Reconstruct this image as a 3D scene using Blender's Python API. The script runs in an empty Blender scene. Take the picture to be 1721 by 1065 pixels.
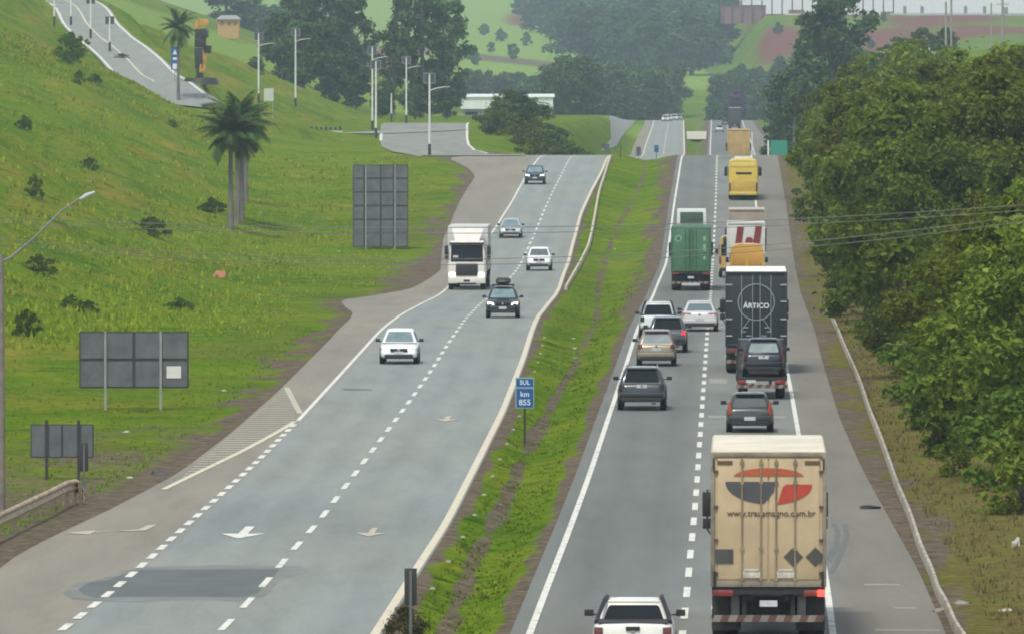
import bpy, bmesh, math, random
import numpy as np
from mathutils import Vector, Matrix
R = math.radians
sc = bpy.context.scene
COL = sc.collection
random.seed(7); rng = np.random.default_rng(7)

# ------------------------------------------------------------------ camera, sky, sun, exposure
FPX, CX, CY, YH, CAMZ = 14000.0, 860.5, 532.5, 112.0, 13.0
TH = math.atan((CY - YH) / FPX)
cam = bpy.data.cameras.new('camera'); cam_o = bpy.data.objects.new('camera', cam); COL.objects.link(cam_o)
cam.sensor_width = 36; cam.lens = 36 * FPX / 1721; cam.clip_start = 1; cam.clip_end = 20000
cam_o.location = (0, 0, CAMZ); cam_o.rotation_euler = (math.pi/2 - TH, 0, 0)
sc.camera = cam_o

SUN_EL, SUN_AZ = R(60), R(205)      # soft high sun behind thin overcast, from behind-left of the camera
w = bpy.data.worlds.new('World'); sc.world = w; w.use_nodes = True
nt = w.node_tree; bg = nt.nodes['Background']
sky = nt.nodes.new('ShaderNodeTexSky'); sky.sky_type = 'NISHITA'; sky.sun_disc = False
sky.sun_elevation = SUN_EL; sky.sun_rotation = SUN_AZ; sky.dust_density = 1.1; sky.air_density = 1.0
hsv = nt.nodes.new('ShaderNodeHueSaturation'); hsv.inputs['Saturation'].default_value = .42      # thin white overcast
nt.links.new(sky.outputs[0], hsv.inputs['Color']); nt.links.new(hsv.outputs[0], bg.inputs[0]); bg.inputs[1].default_value = 0.115
sl = bpy.data.lights.new('sun', 'SUN'); sl.energy = 1.5; sl.angle = R(11); sl.color = (1, .95, .84)
so = bpy.data.objects.new('sun', sl); COL.objects.link(so)
_sd = Vector((math.sin(SUN_AZ)*math.cos(SUN_EL), math.cos(SUN_AZ)*math.cos(SUN_EL), math.sin(SUN_EL)))
so.rotation_euler = _sd.to_track_quat('Z', 'Y').to_euler()
vs = sc.view_settings; vs.view_transform = 'Standard'; vs.look = 'None'; vs.gamma = 1; vs.use_curve_mapping = False
vs.exposure = .98
sc.cycles.volume_bounces = 0; sc.cycles.max_bounces = 6; sc.cycles.transparent_max_bounces = 8
sc.cycles.filter_width = 1.9

# ------------------------------------------------------------------ materials
MATS = {}
def mat(name, col, rough=.6, metal=0, var=.12, scale=3.0, coat=0, col2=None, spec=None, emit=None, bump=0, detail=4, subsurf=None):
    if name in MATS: return MATS[name]
    m = bpy.data.materials.new(name); m.use_nodes = True; MATS[name] = m
    n = m.node_tree.nodes; l = m.node_tree.links; p = n['Principled BSDF']
    tc = n.new('ShaderNodeTexCoord'); nz = n.new('ShaderNodeTexNoise'); nz.inputs['Scale'].default_value = scale
    nz.inputs['Detail'].default_value = detail; nz.inputs['Roughness'].default_value = .65
    l.new(tc.outputs['Object'], nz.inputs['Vector'])
    rp = n.new('ShaderNodeValToRGB'); rp.color_ramp.elements[0].position = .32; rp.color_ramp.elements[1].position = .68
    c2 = col2 or tuple(c*(1-var) for c in col); c1 = tuple(min(1, c*(1+var*.4)) for c in col)
    rp.color_ramp.elements[0].color = (*c2, 1); rp.color_ramp.elements[1].color = (*c1, 1)
    l.new(nz.outputs[0], rp.inputs[0]); l.new(rp.outputs[0], p.inputs['Base Color'])
    p.inputs['Roughness'].default_value = rough; p.inputs['Metallic'].default_value = metal
    if coat: p.inputs['Coat Weight'].default_value = coat; p.inputs['Coat Roughness'].default_value = .06
    if spec is not None: p.inputs['Specular IOR Level'].default_value = spec
    if emit: p.inputs['Emission Color'].default_value = (*emit[0], 1); p.inputs['Emission Strength'].default_value = emit[1]
    if bump:
        b = n.new('ShaderNodeBump'); b.inputs['Strength'].default_value = bump; b.inputs['Distance'].default_value = .02
        l.new(nz.outputs[0], b.inputs['Height']); l.new(b.outputs[0], p.inputs['Normal'])
    return m

def ramp(n, pts):
    r = n.new('ShaderNodeValToRGB'); e = r.color_ramp.elements
    while len(e) < len(pts): e.new(.5)
    for k, (x, c) in enumerate(pts): e[k].position = x; e[k].color = (*c, 1)
    return r
def mixc(n, l, fac, a, b, mode='MIX'):
    x = n.new('ShaderNodeMix'); x.data_type = 'RGBA'; x.blend_type = mode
    for s, v in ((x.inputs[0], fac), (x.inputs[6], a), (x.inputs[7], b)):
        if hasattr(v, 'links') or isinstance(v, bpy.types.NodeSocket): l.new(v, s)
        elif isinstance(v, tuple): s.default_value = (*v, 1)
        else: s.default_value = v
    return x.outputs[2]
def noise(n, l, vec, scale, detail=5, rough=.6, stretch=None):
    z = n.new('ShaderNodeTexNoise'); z.inputs['Scale'].default_value = scale; z.inputs['Detail'].default_value = detail
    z.inputs['Roughness'].default_value = rough
    if stretch:
        mp = n.new('ShaderNodeMapping'); mp.inputs['Scale'].default_value = stretch; l.new(vec, mp.inputs[0]); vec = mp.outputs[0]
    l.new(vec, z.inputs['Vector']); return z.outputs[0]
def step(n, l, v, a, b):
    m = n.new('ShaderNodeMapRange'); m.inputs[1].default_value = a; m.inputs[2].default_value = b; l.new(v, m.inputs[0]); return m.outputs[0]

def make_grass():
    m = bpy.data.materials.new('grass_ground'); m.use_nodes = True; n = m.node_tree.nodes; l = m.node_tree.links; p = n['Principled BSDF']
    g = n.new('ShaderNodeNewGeometry').outputs['Position']
    at = n.new('ShaderNodeVertexColor'); at.layer_name = 'tint'
    sp = n.new('ShaderNodeSeparateColor'); l.new(at.outputs[0], sp.inputs[0])
    sx = n.new('ShaderNodeSeparateXYZ'); l.new(g, sx.inputs[0]); onhill = n.new('ShaderNodeMapRange'); onhill.inputs[1].default_value = -9; onhill.inputs[2].default_value = -24; onhill.inputs[3].default_value = .18; onhill.inputs[4].default_value = .9; l.new(sx.outputs[0], onhill.inputs[0]); onhill = onhill.outputs[0]
    big = noise(n, l, g, .035, 4, .6); mid = noise(n, l, g, .22, 6, .65); fine = noise(n, l, g, 2.2, 5, .7)
    streak = noise(n, l, g, .16, 5, .65, (1.0, .22, 1.0))
    green = ramp(n, [(.3, (.044, .096, .008)), (.45, (.092, .168, .012)), (.58, (.142, .205, .017)), (.72, (.195, .212, .026))])
    ad = n.new('ShaderNodeMath'); ad.operation = 'MULTIPLY_ADD'; l.new(mid, ad.inputs[0]); ad.inputs[1].default_value = .55; 
    ad2 = n.new('ShaderNodeMath'); ad2.operation = 'MULTIPLY'; l.new(big, ad2.inputs[0]); ad2.inputs[1].default_value = .47
    l.new(ad2.outputs[0], ad.inputs[2]); l.new(ad.outputs[0], green.inputs[0])
    sm = n.new('ShaderNodeMath'); sm.operation = 'MULTIPLY'; l.new(step(n, l, streak, .50, .68), sm.inputs[0]); l.new(onhill, sm.inputs[1])
    c = mixc(n, l, sm.outputs[0], green.outputs[0], (.225, .200, .032))
    mr = n.new('ShaderNodeMapping'); mr.inputs['Rotation'].default_value = (0, 0, R(-11)); l.new(g, mr.inputs[0])
    fur = noise(n, l, mr.outputs[0], 1.0, 6, .68, (.42, .030, .25))        # furrows and washed lines running down the slope
    fr2 = ramp(n, [(.30, (.55, .62, .5)), (.45, (1, 1, 1)), (.56, (1, 1, 1)), (.72, (1.45, 1.22, 1.1))]); l.new(fur, fr2.inputs[0])
    c = mixc(n, l, onhill, c, fr2.outputs[0], 'MULTIPLY')
    c = mixc(n, l, step(n, l, noise(n, l, g, .33, 6, .7), .56, .68), c, (.032, .080, .008))
    # dry grass, bright field, red earth, brown soil are painted where they lie (vertex mask broken up by noise)
    def masked(sock, lo, hi):
        s = n.new('ShaderNodeMath'); s.operation = 'ADD'; l.new(sock, s.inputs[0])
        t = n.new('ShaderNodeMath'); t.operation = 'MULTIPLY_ADD'; l.new(noise(n, l, g, .9, 6, .7), t.inputs[0]); t.inputs[1].default_value = .9; t.inputs[2].default_value = -.45
        l.new(t.outputs[0], s.inputs[1]); return step(n, l, s.outputs[0], lo, hi)
    dry = ramp(n, [(.3, (.065, .055, .018)), (.46, (.16, .13, .05)), (.58, (.125, .13, .028)), (.72, (.22, .19, .085))]); l.new(noise(n, l, g, .8, 7, .72), dry.inputs[0])
    c = mixc(n, l, masked(at.outputs[1], .3, .8), c, dry.outputs[0])
    c = mixc(n, l, masked(sp.outputs[2], .3, .7), c, (.20, .30, .055))
    c = mixc(n, l, masked(sp.outputs[1], .3, .7), c, (.17, .070, .050))
    soil = ramp(n, [(.3, (.085, .068, .048)), (.55, (.16, .130, .095)), (.75, (.235, .195, .145))]); l.new(noise(n, l, g, 1.2, 7, .7), soil.inputs[0])
    c = mixc(n, l, masked(sp.outputs[0], .35, .65), c, soil.outputs[0])
    fr = ramp(n, [(.3, (.55, .55, .55)), (.7, (1.32, 1.32, 1.32))]); l.new(fine, fr.inputs[0])
    c = mixc(n, l, 1.0, c, fr.outputs[0], 'MULTIPLY')
    l.new(c, p.inputs['Base Color']); p.inputs['Roughness'].default_value = 1; p.inputs['Specular IOR Level'].default_value = 0
    b = n.new('ShaderNodeBump'); b.inputs['Strength'].default_value = .9; b.inputs['Distance'].default_value = .35
    l.new(noise(n, l, g, 1.6, 6, .7), b.inputs['Height']); l.new(b.outputs[0], p.inputs['Normal'])
    return m

def make_asphalt():
    m = bpy.data.materials.new('asphalt'); m.use_nodes = True; n = m.node_tree.nodes; l = m.node_tree.links; p = n['Principled BSDF']
    g = n.new('ShaderNodeNewGeometry').outputs['Position']
    at = n.new('ShaderNodeVertexColor'); at.layer_name = 'tint'
    sp = n.new('ShaderNodeSeparateColor'); l.new(at.outputs[0], sp.inputs[0])
    c = mixc(n, l, sp.outputs[1], (.214, .226, .201), (.232, .210, .163))
    c = mixc(n, l, sp.outputs[2], c, (.185, .212, .200))
    mu = n.new('ShaderNodeCombineColor')
    for k in range(3): l.new(sp.outputs[0], mu.inputs[k])
    c = mixc(n, l, 1.0, c, mu.outputs[0], 'MULTIPLY')
    a = ramp(n, [(.28, (.84, .845, .84)), (.5, (1.02, 1.02, 1.01)), (.72, (1.14, 1.13, 1.10))]); l.new(noise(n, l, g, .45, 7, .68, (1.6, .15, 1)), a.inputs[0])
    c = mixc(n, l, 1.0, c, a.outputs[0], 'MULTIPLY')
    a = ramp(n, [(.3, (.9, .9, .9)), (.7, (1.08, 1.08, 1.08))]); l.new(noise(n, l, g, 14, 4, .7), a.inputs[0])
    c = mixc(n, l, 1.0, c, a.outputs[0], 'MULTIPLY')
    # narrow cracks across and along the lanes
    ck = noise(n, l, g, .8, 8, .75, (1, .12, 1)); d = n.new('ShaderNodeMath'); d.operation = 'SUBTRACT'; l.new(ck, d.inputs[0]); d.inputs[1].default_value = .5
    ab = n.new('ShaderNodeMath'); ab.operation = 'ABSOLUTE'; l.new(d.outputs[0], ab.inputs[0])
    c = mixc(n, l, step(n, l, ab.outputs[0], .006, 0.0), c, mixc(n, l, .35, c, (.05, .05, .05)))
    l.new(c, p.inputs['Base Color']); p.inputs['Roughness'].default_value = .82; p.inputs['Specular IOR Level'].default_value = .25
    return m
M_GRASS = make_grass(); M_ASPH = make_asphalt()
def make_paint(name, col, wear):
    m = bpy.data.materials.new(name); m.use_nodes = True; n = m.node_tree.nodes; l = m.node_tree.links; p = n['Principled BSDF']
    g = n.new('ShaderNodeNewGeometry').outputs['Position']
    f = step(n, l, noise(n, l, g, 2.2, 7, .75), .66-wear, .74-wear)
    l.new(mixc(n, l, f, col, tuple(c*.55 for c in col)), p.inputs['Base Color']); p.inputs['Roughness'].default_value = .7
    return m
M_WHITE = make_paint('white_road_paint', (.60, .60, .52), .14)
M_CREAM = make_paint('cream_road_paint', (.54, .49, .36), .11)
M_FADED = make_paint('faded_road_paint', (.40, .37, .28), .10)

# ------------------------------------------------------------------ mesh builder
class MB:
    def __init__(s): s.v = []; s.f = []; s.m = []
    def add(s, v, f, m=0):
        o = len(s.v); s.v += [tuple(p) for p in v]; s.f += [tuple(i+o for i in q) for q in f]; s.m += [m]*len(f); return s
    def box(s, c, d, m=0, rot=None):
        x, y, z = (k/2 for k in d)
        P = [Vector((a*x, b*y, e*z)) for e in (-1, 1) for b in (-1, 1) for a in (-1, 1)]
        if rot: P = [rot @ p for p in P]
        c = Vector(c); return s.add([p+c for p in P], [(0, 2, 3, 1), (4, 5, 7, 6), (0, 1, 5, 4), (2, 6, 7, 3), (0, 4, 6, 2), (1, 3, 7, 5)], m)
    def loft(s, rings, m=0, caps=True):
        n = len(rings[0]); V = [p for r in rings for p in r]; F = []
        for k in range(len(rings)-1):
            for i in range(n):
                j = (i+1) % n; F.append((k*n+i, k*n+j, (k+1)*n+j, (k+1)*n+i))
        if caps: F.append(tuple(range(n))[::-1]); F.append(tuple(range((len(rings)-1)*n, len(rings)*n)))
        return s.add(V, F, m)
    def tube(s, pts, rad, n=8, m=0):
        pts = [Vector(p) for p in pts]; rads = rad if hasattr(rad, '__len__') else [rad]*len(pts); rings = []
        for k, p in enumerate(pts):
            t = (pts[min(k+1, len(pts)-1)] - pts[max(k-1, 0)]).normalized()
            a = t.cross(Vector((0, 0, 1)) if abs(t.z) < .9 else Vector((1, 0, 0))).normalized(); b = t.cross(a)
            rings.append([p + (a*math.cos(q) + b*math.sin(q))*rads[k] for q in [2*math.pi*i/n for i in range(n)]])
        return s.loft(rings, m)
    def cyl(s, c, r, h, axis='z', n=18, m=0, r2=None):
        c = Vector(c); d = {'x': Vector((1, 0, 0)), 'y': Vector((0, 1, 0)), 'z': Vector((0, 0, 1))}[axis]*(h/2)
        return s.tube([c-d, c+d], [r, r if r2 is None else r2], n, m)
    def poly(s, pts, nrm, th, m=0):      # flat polygon given thickness th along nrm
        nv = Vector(nrm)*th; a = [Vector(p) for p in pts]; return s.loft([a, [p+nv for p in a]], m)
    def build(s, name, mats, parent=None, smooth=None, bevel=0, loc=None):
        me = bpy.data.meshes.new(name); me.from_pydata(s.v, [], s.f)
        for x in (mats if isinstance(mats, (list, tuple)) else [mats]): me.materials.append(x)
        me.polygons.foreach_set('material_index', s.m)
        bm = bmesh.new(); bm.from_mesh(me); bmesh.ops.recalc_face_normals(bm, faces=bm.faces)
        if bevel:
            ed = [e for e in bm.edges if len(e.link_faces) == 2 and e.calc_face_angle(0) > R(35)]
            bmesh.ops.bevel(bm, geom=ed, offset=bevel, segments=2, affect='EDGES', profile=.6, clamp_overlap=True)
        bm.to_mesh(me); bm.free()
        if smooth or bevel: me.shade_smooth(); me.set_sharp_from_angle(angle=R(smooth or 40))
        return link(name, me, parent, loc)
def link(name, me, parent=None, loc=None):
    o = bpy.data.objects.new(name, me); COL.objects.link(o)
    if parent: o.parent = parent
    if loc is not None: o.location = loc
    return o
def tag(o, label=None, cat=None, group=None, kind=None):
    if label: o['label'] = label
    if cat: o['category'] = cat
    if group: o['group'] = group
    if kind: o['kind'] = kind
    return o
def thing(name, label, cat, loc, rz=0, group=None):
    o = bpy.data.objects.new(name, None); COL.objects.link(o); o.location = loc; o.rotation_euler = (0, 0, rz); o.empty_display_size = .2
    return tag(o, label, cat, group)
def dup(root, loc, rz=0, label=None, group=None, scale=None):
    r = root.copy(); COL.objects.link(r); r.location = loc; r.rotation_euler = (0, 0, rz)
    if scale: r.scale = scale
    if label: r['label'] = label
    if group: r['group'] = group
    for ch in list(root.children):
        c = ch.copy(); COL.objects.link(c); c.parent = r
        for g in ch.children:
            d = g.copy(); COL.objects.link(d); d.parent = c
    return r
def np_mesh(name, verts, faces, mats, attr=None, smooth=True):
    me = bpy.data.meshes.new(name); verts = np.asarray(verts, np.float32); faces = np.asarray(faces, np.int32)
    me.vertices.add(len(verts)); me.vertices.foreach_set('co', verts.ravel())
    k = faces.shape[1]; me.loops.add(faces.size); me.loops.foreach_set('vertex_index', faces.ravel())
    me.polygons.add(len(faces)); me.polygons.foreach_set('loop_start', np.arange(0, faces.size, k, dtype=np.int32))
    me.polygons.foreach_set('loop_total', np.full(len(faces), k, np.int32)); me.update(calc_edges=True)
    for x in (mats if isinstance(mats, (list, tuple)) else [mats]): me.materials.append(x)
    if attr is not None:
        a = me.color_attributes.new('tint', 'FLOAT_COLOR', 'POINT'); a.data.foreach_set('color', np.asarray(attr, np.float32).ravel())
    me.polygons.foreach_set('use_smooth', np.full(len(faces), smooth)); me.update()
    return me
def text_mesh(name, body, size, m, parent, loc, rot, extrude=.004, sx=1.0, bold=0):
    cu = bpy.data.curves.new(name, 'FONT'); cu.body = body; cu.size = size; cu.align_x = 'CENTER'; cu.align_y = 'CENTER'; cu.extrude = extrude; cu.offset = bold
    t = bpy.data.objects.new(name, cu); COL.objects.link(t); bpy.context.view_layer.update()
    me = bpy.data.meshes.new_from_object(t.evaluated_get(bpy.context.evaluated_depsgraph_get()))
    bpy.data.objects.remove(t); bpy.data.curves.remove(cu)
    me.materials.clear(); me.materials.append(m)
    o = link(name, me, parent, loc); o.rotation_euler = rot; o.scale = (sx, 1, 1); return o
# ------------------------------------------------------------------ the land: profile, lines, height
def pchip(xs, ys):
    xs = np.array(xs, float); ys = np.array(ys, float); h = np.diff(xs); dl = np.diff(ys)/h; m = np.zeros_like(ys)
    for i in range(1, len(xs)-1):
        if dl[i-1]*dl[i] > 0:
            w1 = 2*h[i]+h[i-1]; w2 = h[i]+2*h[i-1]; m[i] = (w1+w2)/(w1/dl[i-1]+w2/dl[i])
    def f(x):
        x = np.clip(np.asarray(x, float), xs[0], xs[-1]); i = np.clip(np.searchsorted(xs, x)-1, 0, len(xs)-2)
        t = (x-xs[i])/h[i]
        return (1+2*t)*(1-t)**2*ys[i] + t*(1-t)**2*h[i]*m[i] + t*t*(3-2*t)*ys[i+1] + t*t*(t-1)*h[i]*m[i+1]
    return f
zr = pchip([-200, 60, 200, 330, 400, 480, 540, 600, 650, 700, 760, 850, 880, 920, 960, 1100, 1300, 1400, 1600, 1750, 1900, 2100, 2300, 2600, 3000, 3500, 4000, 4300, 6000],
           [0, 0, .0, .03, 0, -.8, -1.4, -1.4, -.4, 1.0, 2.4, 3.9, 3.6, 2.6, 1.3, -.8, -1, -.4, 0, .1, .7, -3, 3, 10, 19, 31, 44, 50, 52])
zl = pchip([-200, 850, 880, 950, 1050, 1170, 1400, 1700, 1900, 2100], [0, 0, 4.0, 4.3, 4.8, 5.0, 4.5, 3, .7, -3])
cT, sT = math.cos(TH), math.sin(TH)
def proj(X, Y, Z):
    dz = Z-CAMZ; fw = Y*cT - dz*sT; up = Y*sT + dz*cT
    return CX + FPX*X/fw, CY - FPX*up/fw
def rdir(px, py):
    a = (px-CX)/FPX; b = (CY-py)/FPX; return np.array([a, cT + b*sT, -sT + b*cT])
def road_d(py, lo=60., hi=852.):
    for _ in range(50):
        mi = (lo+hi)/2
        if proj(0, mi, float(zr(mi)))[1] > py: lo = mi
        else: hi = mi
    return lo
def gpt(px, py):                       # a point of the road surface seen at this place of the photograph
    d = road_d(py); r = rdir(px, py); return r[0]*d/r[1], d
def line(pix, world=()):
    p = sorted([gpt(*q)[::-1] for q in pix] + list(world)); ds = [q[0] for q in p]; xs = [q[1] for q in p]
    s = (xs[1]-xs[0])/(ds[1]-ds[0]); ds = [-200.] + ds; xs = [xs[0]-s*(ds[1]+200)] + xs
    def f(d, ds=np.array(ds), xs=np.array(xs)): 
        return (np.interp(np.asarray(d)-7, ds, xs)+np.interp(d, ds, xs)*2+np.interp(np.asarray(d)+7, ds, xs))/4
    return f
LL = line([(95, 1065), (180, 1000), (250, 940), (310, 885), (350, 850), (400, 805), (440, 768), (475, 732), (500, 708), (570, 632), (620, 577), (680, 525), (745, 490), (792, 440), (812, 410), (835, 380), (860, 340), (885, 295), (908, 264)], [(1320, 20.8), (1880, 32), (2300, 40)])
CL = line([(365, 1065), (403, 1027), (434, 993), (465, 957), (491, 925), (517, 897), (541, 870), (560, 844), (578, 820), (597, 796), (612, 775), (645, 732), (673, 695), (697, 662), (717, 634), (735, 607), (750, 582), (768, 557), (787, 531), (803, 514), (832, 490), (862, 462), (880, 432), (893, 405), (910, 365), (925, 330), (943, 295), (960, 264)], [(1320, 24), (1880, 35.3), (2300, 43.5)])
YL = line([(630, 1065), (700, 955), (748, 882), (800, 780), (845, 690), (880, 600), (905, 530), (940, 482), (949, 455), (960, 419), (975, 362), (994, 320), (1012, 286), (1022, 264)], [(1320, 27.3), (1880, 38.7), (2300, 47)])
WL = line([(890, 1065), (922, 980), (957, 890), (990, 800), (1020, 710), (1050, 620), (1075, 545), (1100, 490), (1120, 440), (1132, 350), (1140, 300), (1146, 264)], [(1320, 31.4), (1880, 45), (2300, 53)])
DL = line([(1147, 1065), (1154, 1001), (1160, 933), (1166, 877), (1170, 830), (1174, 770), (1179, 700), (1184, 630), (1188, 570), (1192, 520), (1197, 450), (1200, 400), (1203, 340), (1205, 264)], [(1320, 34.9), (1880, 48.5), (2300, 56.5)])
RR = line([(1400, 1065), (1388, 970), (1343, 735), (1330, 660), (1318, 600), (1282, 470), (1272, 360), (1263, 264)], [(1320, 38.5), (1880, 52), (2300, 60)])
B0 = line([(-75, 1065), (0, 945), (60, 915), (130, 880), (190, 855), (230, 830), (290, 802), (385, 730), (470, 655), (555, 570), (588, 537), (594, 524), (578, 514), (572, 504), (640, 494), (690, 486), (722, 468), (741, 454), (741, 440), (745, 400), (755, 380), (772, 340), (790, 310), (799, 297), (794, 289), (783, 280), (765, 272), (752, 265)], [(858, -3), (866, -1), (880, 1.6), (920, 3.5), (1320, 18.8), (1880, 30), (2300, 38)])
B1 = lambda d: YL(d)+.16
B2 = lambda d: WL(d)-.45
B3 = line([(1590, 1065), (1545, 960), (1500, 880), (1450, 790), (1410, 700), (1380, 600), (1360, 530), (1335, 440), (1325, 370), (1315, 310), (1307, 264)], [(1320, 41.5), (1880, 54.5), (2300, 62)])
xref = lambda d: -10 + (np.asarray(d)-205)*.02
def sst(a, b, x): t = np.clip((np.asarray(x, float)-a)/(b-a), 0, 1); return t*t*(3-2*t)
def smax(a, b, k): h = np.clip(.5+.5*(a-b)/k, 0, 1); return b+(a-b)*h + k*h*(1-h)
def vnoise(x, y, seed=0):              # smooth value noise
    xi = np.floor(x).astype(int); yi = np.floor(y).astype(int); fx = x-xi; fy = y-yi; fx = fx*fx*(3-2*fx); fy = fy*fy*(3-2*fy)
    def h(a, b): v = np.sin(a*127.1+b*311.7+seed*74.7)*43758.5453; return v-np.floor(v)
    return (h(xi, yi)*(1-fx)+h(xi+1, yi)*fx)*(1-fy) + (h(xi, yi+1)*(1-fx)+h(xi+1, yi+1)*fx)*fy - .5
ACC = np.array([(-92, 1480), (-66, 1240), (-56, 1115), (-48, 1039), (-42.5, 985), (-38.8, 962), (-34.5, 957), (-29, 972), (-22, 1010), (-14, 1050), (-9, 1080)], float)
def smooth_path(P, n=12):
    out = []
    for i in range(len(P)-1):
        p0, p1, p2, p3 = P[max(i-1, 0)], P[i], P[i+1], P[min(i+2, len(P)-1)]
        for k in range(n):
            t = k/n; out.append(.5*(2*p1+(p2-p0)*t+(2*p0-5*p1+4*p2-p3)*t*t+(3*p1-p0-3*p2+p3)*t**3))
    return np.array(out+[P[-1]])
ACCP = smooth_path(ACC)
def h_left0(X, d):
    t = LL(d)-X; base = zr(d) + np.where(d > 850, sst(2, 9, t)*(np.where(d < 2100, zl(d), zr(d))-zr(d)), 0)
    tr = xref(np.minimum(d, 1450))-X
    h1 = -1.5+.4*(tr-16) + vnoise(X/9, d/22, 1)*1.9*sst(18, 40, tr) + vnoise(X/4+d/40, d/9, 2)*.9*sst(17, 26, tr)
    h2 = 2+.34*(t-40)
    wq = sst(1230, 1480, d); hh = h1*(1-wq)+h2*wq
    hh = np.minimum(hh, 46); hh = np.where(d > 2000, hh*(1-sst(2000, 2500, d)) + (zr(d)-6)*sst(2000, 2500, d), hh)
    z = smax(base, hh, 2.2)
    z = z + 9*sst(3500, 4100, d)*(1-sst(20, 70, X))
    return z - .08*sst(.0, 1.0, t-4)*0
ACCZ = h_left0(ACCP[:, 0], ACCP[:, 1])
ACCZ = np.convolve(np.pad(ACCZ, 10, mode='edge'), np.ones(21)/21, 'valid')
def h_left(X, d):
    X = np.asarray(X, float); d = np.asarray(d, float); X, d = np.broadcast_arrays(X, d)
    z = h_left0(X, d); sh = z.shape; z = z.ravel().copy(); x = X.ravel(); y = d.ravel()
    k = np.where((y > 930) & (y < 1500) & (x < 0) & (x > -115))[0]
    if len(k):
        D = np.hypot(x[k, None]-ACCP[None, :, 0], y[k, None]-ACCP[None, :, 1]); j = D.argmin(1); dm = D.min(1)
        ww = 1-sst(4.8, 11, dm); z[k] = z[k]*(1-ww) + (ACCZ[j]-.12)*ww
    return z.reshape(sh)
def h_right(X, d):
    t = X-B3(d); z = zr(d) + .09*np.clip(t-1.6, 0, 11) + vnoise(X/3, d/9, 5)*.35*sst(1.5, 5, t)
    mo = sst(960, 1060, d)*(1-sst(1380, 1560, d)); prof = 11.0*sst(2, 9, t) + .16*np.maximum(0, t-8)
    z = z + mo*np.minimum(prof, 22)
    rg = 3+26*sst(2270, 2740, d); z = z + sst(5, 22, t)*sst(2200, 2320, d)*(1-sst(2900, 3400, d))*(rg-zr(d)) - 14*sst(3000, 3600, d)*sst(55, 85, X)
    far = sst(1560, 1900, d)*(1-sst(2300, 2700, d)); z = z + far*np.minimum(.22*np.maximum(0, t-10), 14)
    return z
def ground(X, d):
    X = float(X); d = float(d)
    if X < B0(d): return float(h_left(X, d))
    if X > B3(d): return float(h_right(X, d))
    return float(zr(d))
def hit(px, py, d0=185., d1=5000.):    # where the sight line through this place of the photograph meets the land
    r = rdir(px, py); d = d0
    while d < d1:
        k = d/r[1]; z = CAMZ+r[2]*k
        if z < ground(r[0]*k, d): break
        d += 1.0 + d*.002
    return r[0]*d/r[1], d, ground(r[0]*d/r[1], d)
def at_d(px, d, dz=0): r = rdir(px, 500); X = r[0]*d/r[1]; return X, d, ground(X, d)+dz

rows = np.concatenate([np.arange(-40, 860, 4.), np.arange(860, 1500, 5.), np.arange(1500, 2300, 10.), np.arange(2300, 4400, 40.), [4400., 4440.]])
NR = len(rows)
def lattice(cols_fn, z_fn, tint_fn):
    X = np.array([cols_fn(d) for d in rows]); D = np.repeat(rows[:, None], X.shape[1], 1); Z = z_fn(X, D); T = tint_fn(X, D)
    V = np.stack([X, D, Z], -1).reshape(-1, 3); n = X.shape[1]
    i = (np.arange(NR-1)[:, None]*n + np.arange(n-1)[None]).ravel()
    return V, np.stack([i, i+1, i+n+1, i+n], -1), T.reshape(-1, 4)
# --- left land
uL = np.concatenate([[0, .35, .8, 1.3, 2, 2.8, 3.6], np.arange(4.6, 112, 1.7), np.arange(113, 160, 6), [175, 200, 240, 300, 380, 460]])
def tintL(X, D):
    u = B0(D)-X; nz = vnoise(X*.9, D*.18, 3)+.6*vnoise(X*2.1, D*.5, 4)
    soil = np.clip(1.15-(u/(1.0+1.1*np.clip(vnoise(D/30, D*0, 9)+.5, 0, 1)))-nz*1.5, 0, 1)
    bare = .75*(1-sst(0, 7, u))*(sst(520, 560, D)*(1-sst(600, 660, D))) + .62*(1-sst(4, 13, u))*(1-sst(250, 345, D))
    soil = np.maximum(soil, np.clip(bare+nz*.5, 0, .8)) * (1-sst(855, 880, D))
    soil = np.maximum(soil, .85*np.exp(-((X+1.5-.02*(D-870))**2/12+(D-880)**2/150)))
    red = sst(2300, 2500, D)*(1-sst(3000, 3200, D))*np.exp(-((X+42)/9)**2)
    red = np.maximum(red, .8*np.exp(-((X-4)/10)**2-((D-3560)/150)**2))
    band = np.exp(-((D-2900+(X+16)*5)/55)**2)*(X > -35)*.9; soil = np.maximum(soil, band)
    fld = sst(2350, 2600, D)*.9*(1-band) + sst(1450, 1560, D)*(1-sst(1750, 1900, D))*.6
    dry = np.clip(.38*np.exp(-((u-4)/5)**2)*(1-sst(850, 870, D))+vnoise(X*.15, D*.05, 12)*.5, 0, 1)
    return np.stack([soil, np.clip(red, 0, 1), np.clip(fld, 0, 1), dry], -1)
V1, F1, T1 = lattice(lambda d: B0(d)-uL, h_left, tintL)
F1 = F1[:, ::-1]
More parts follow.
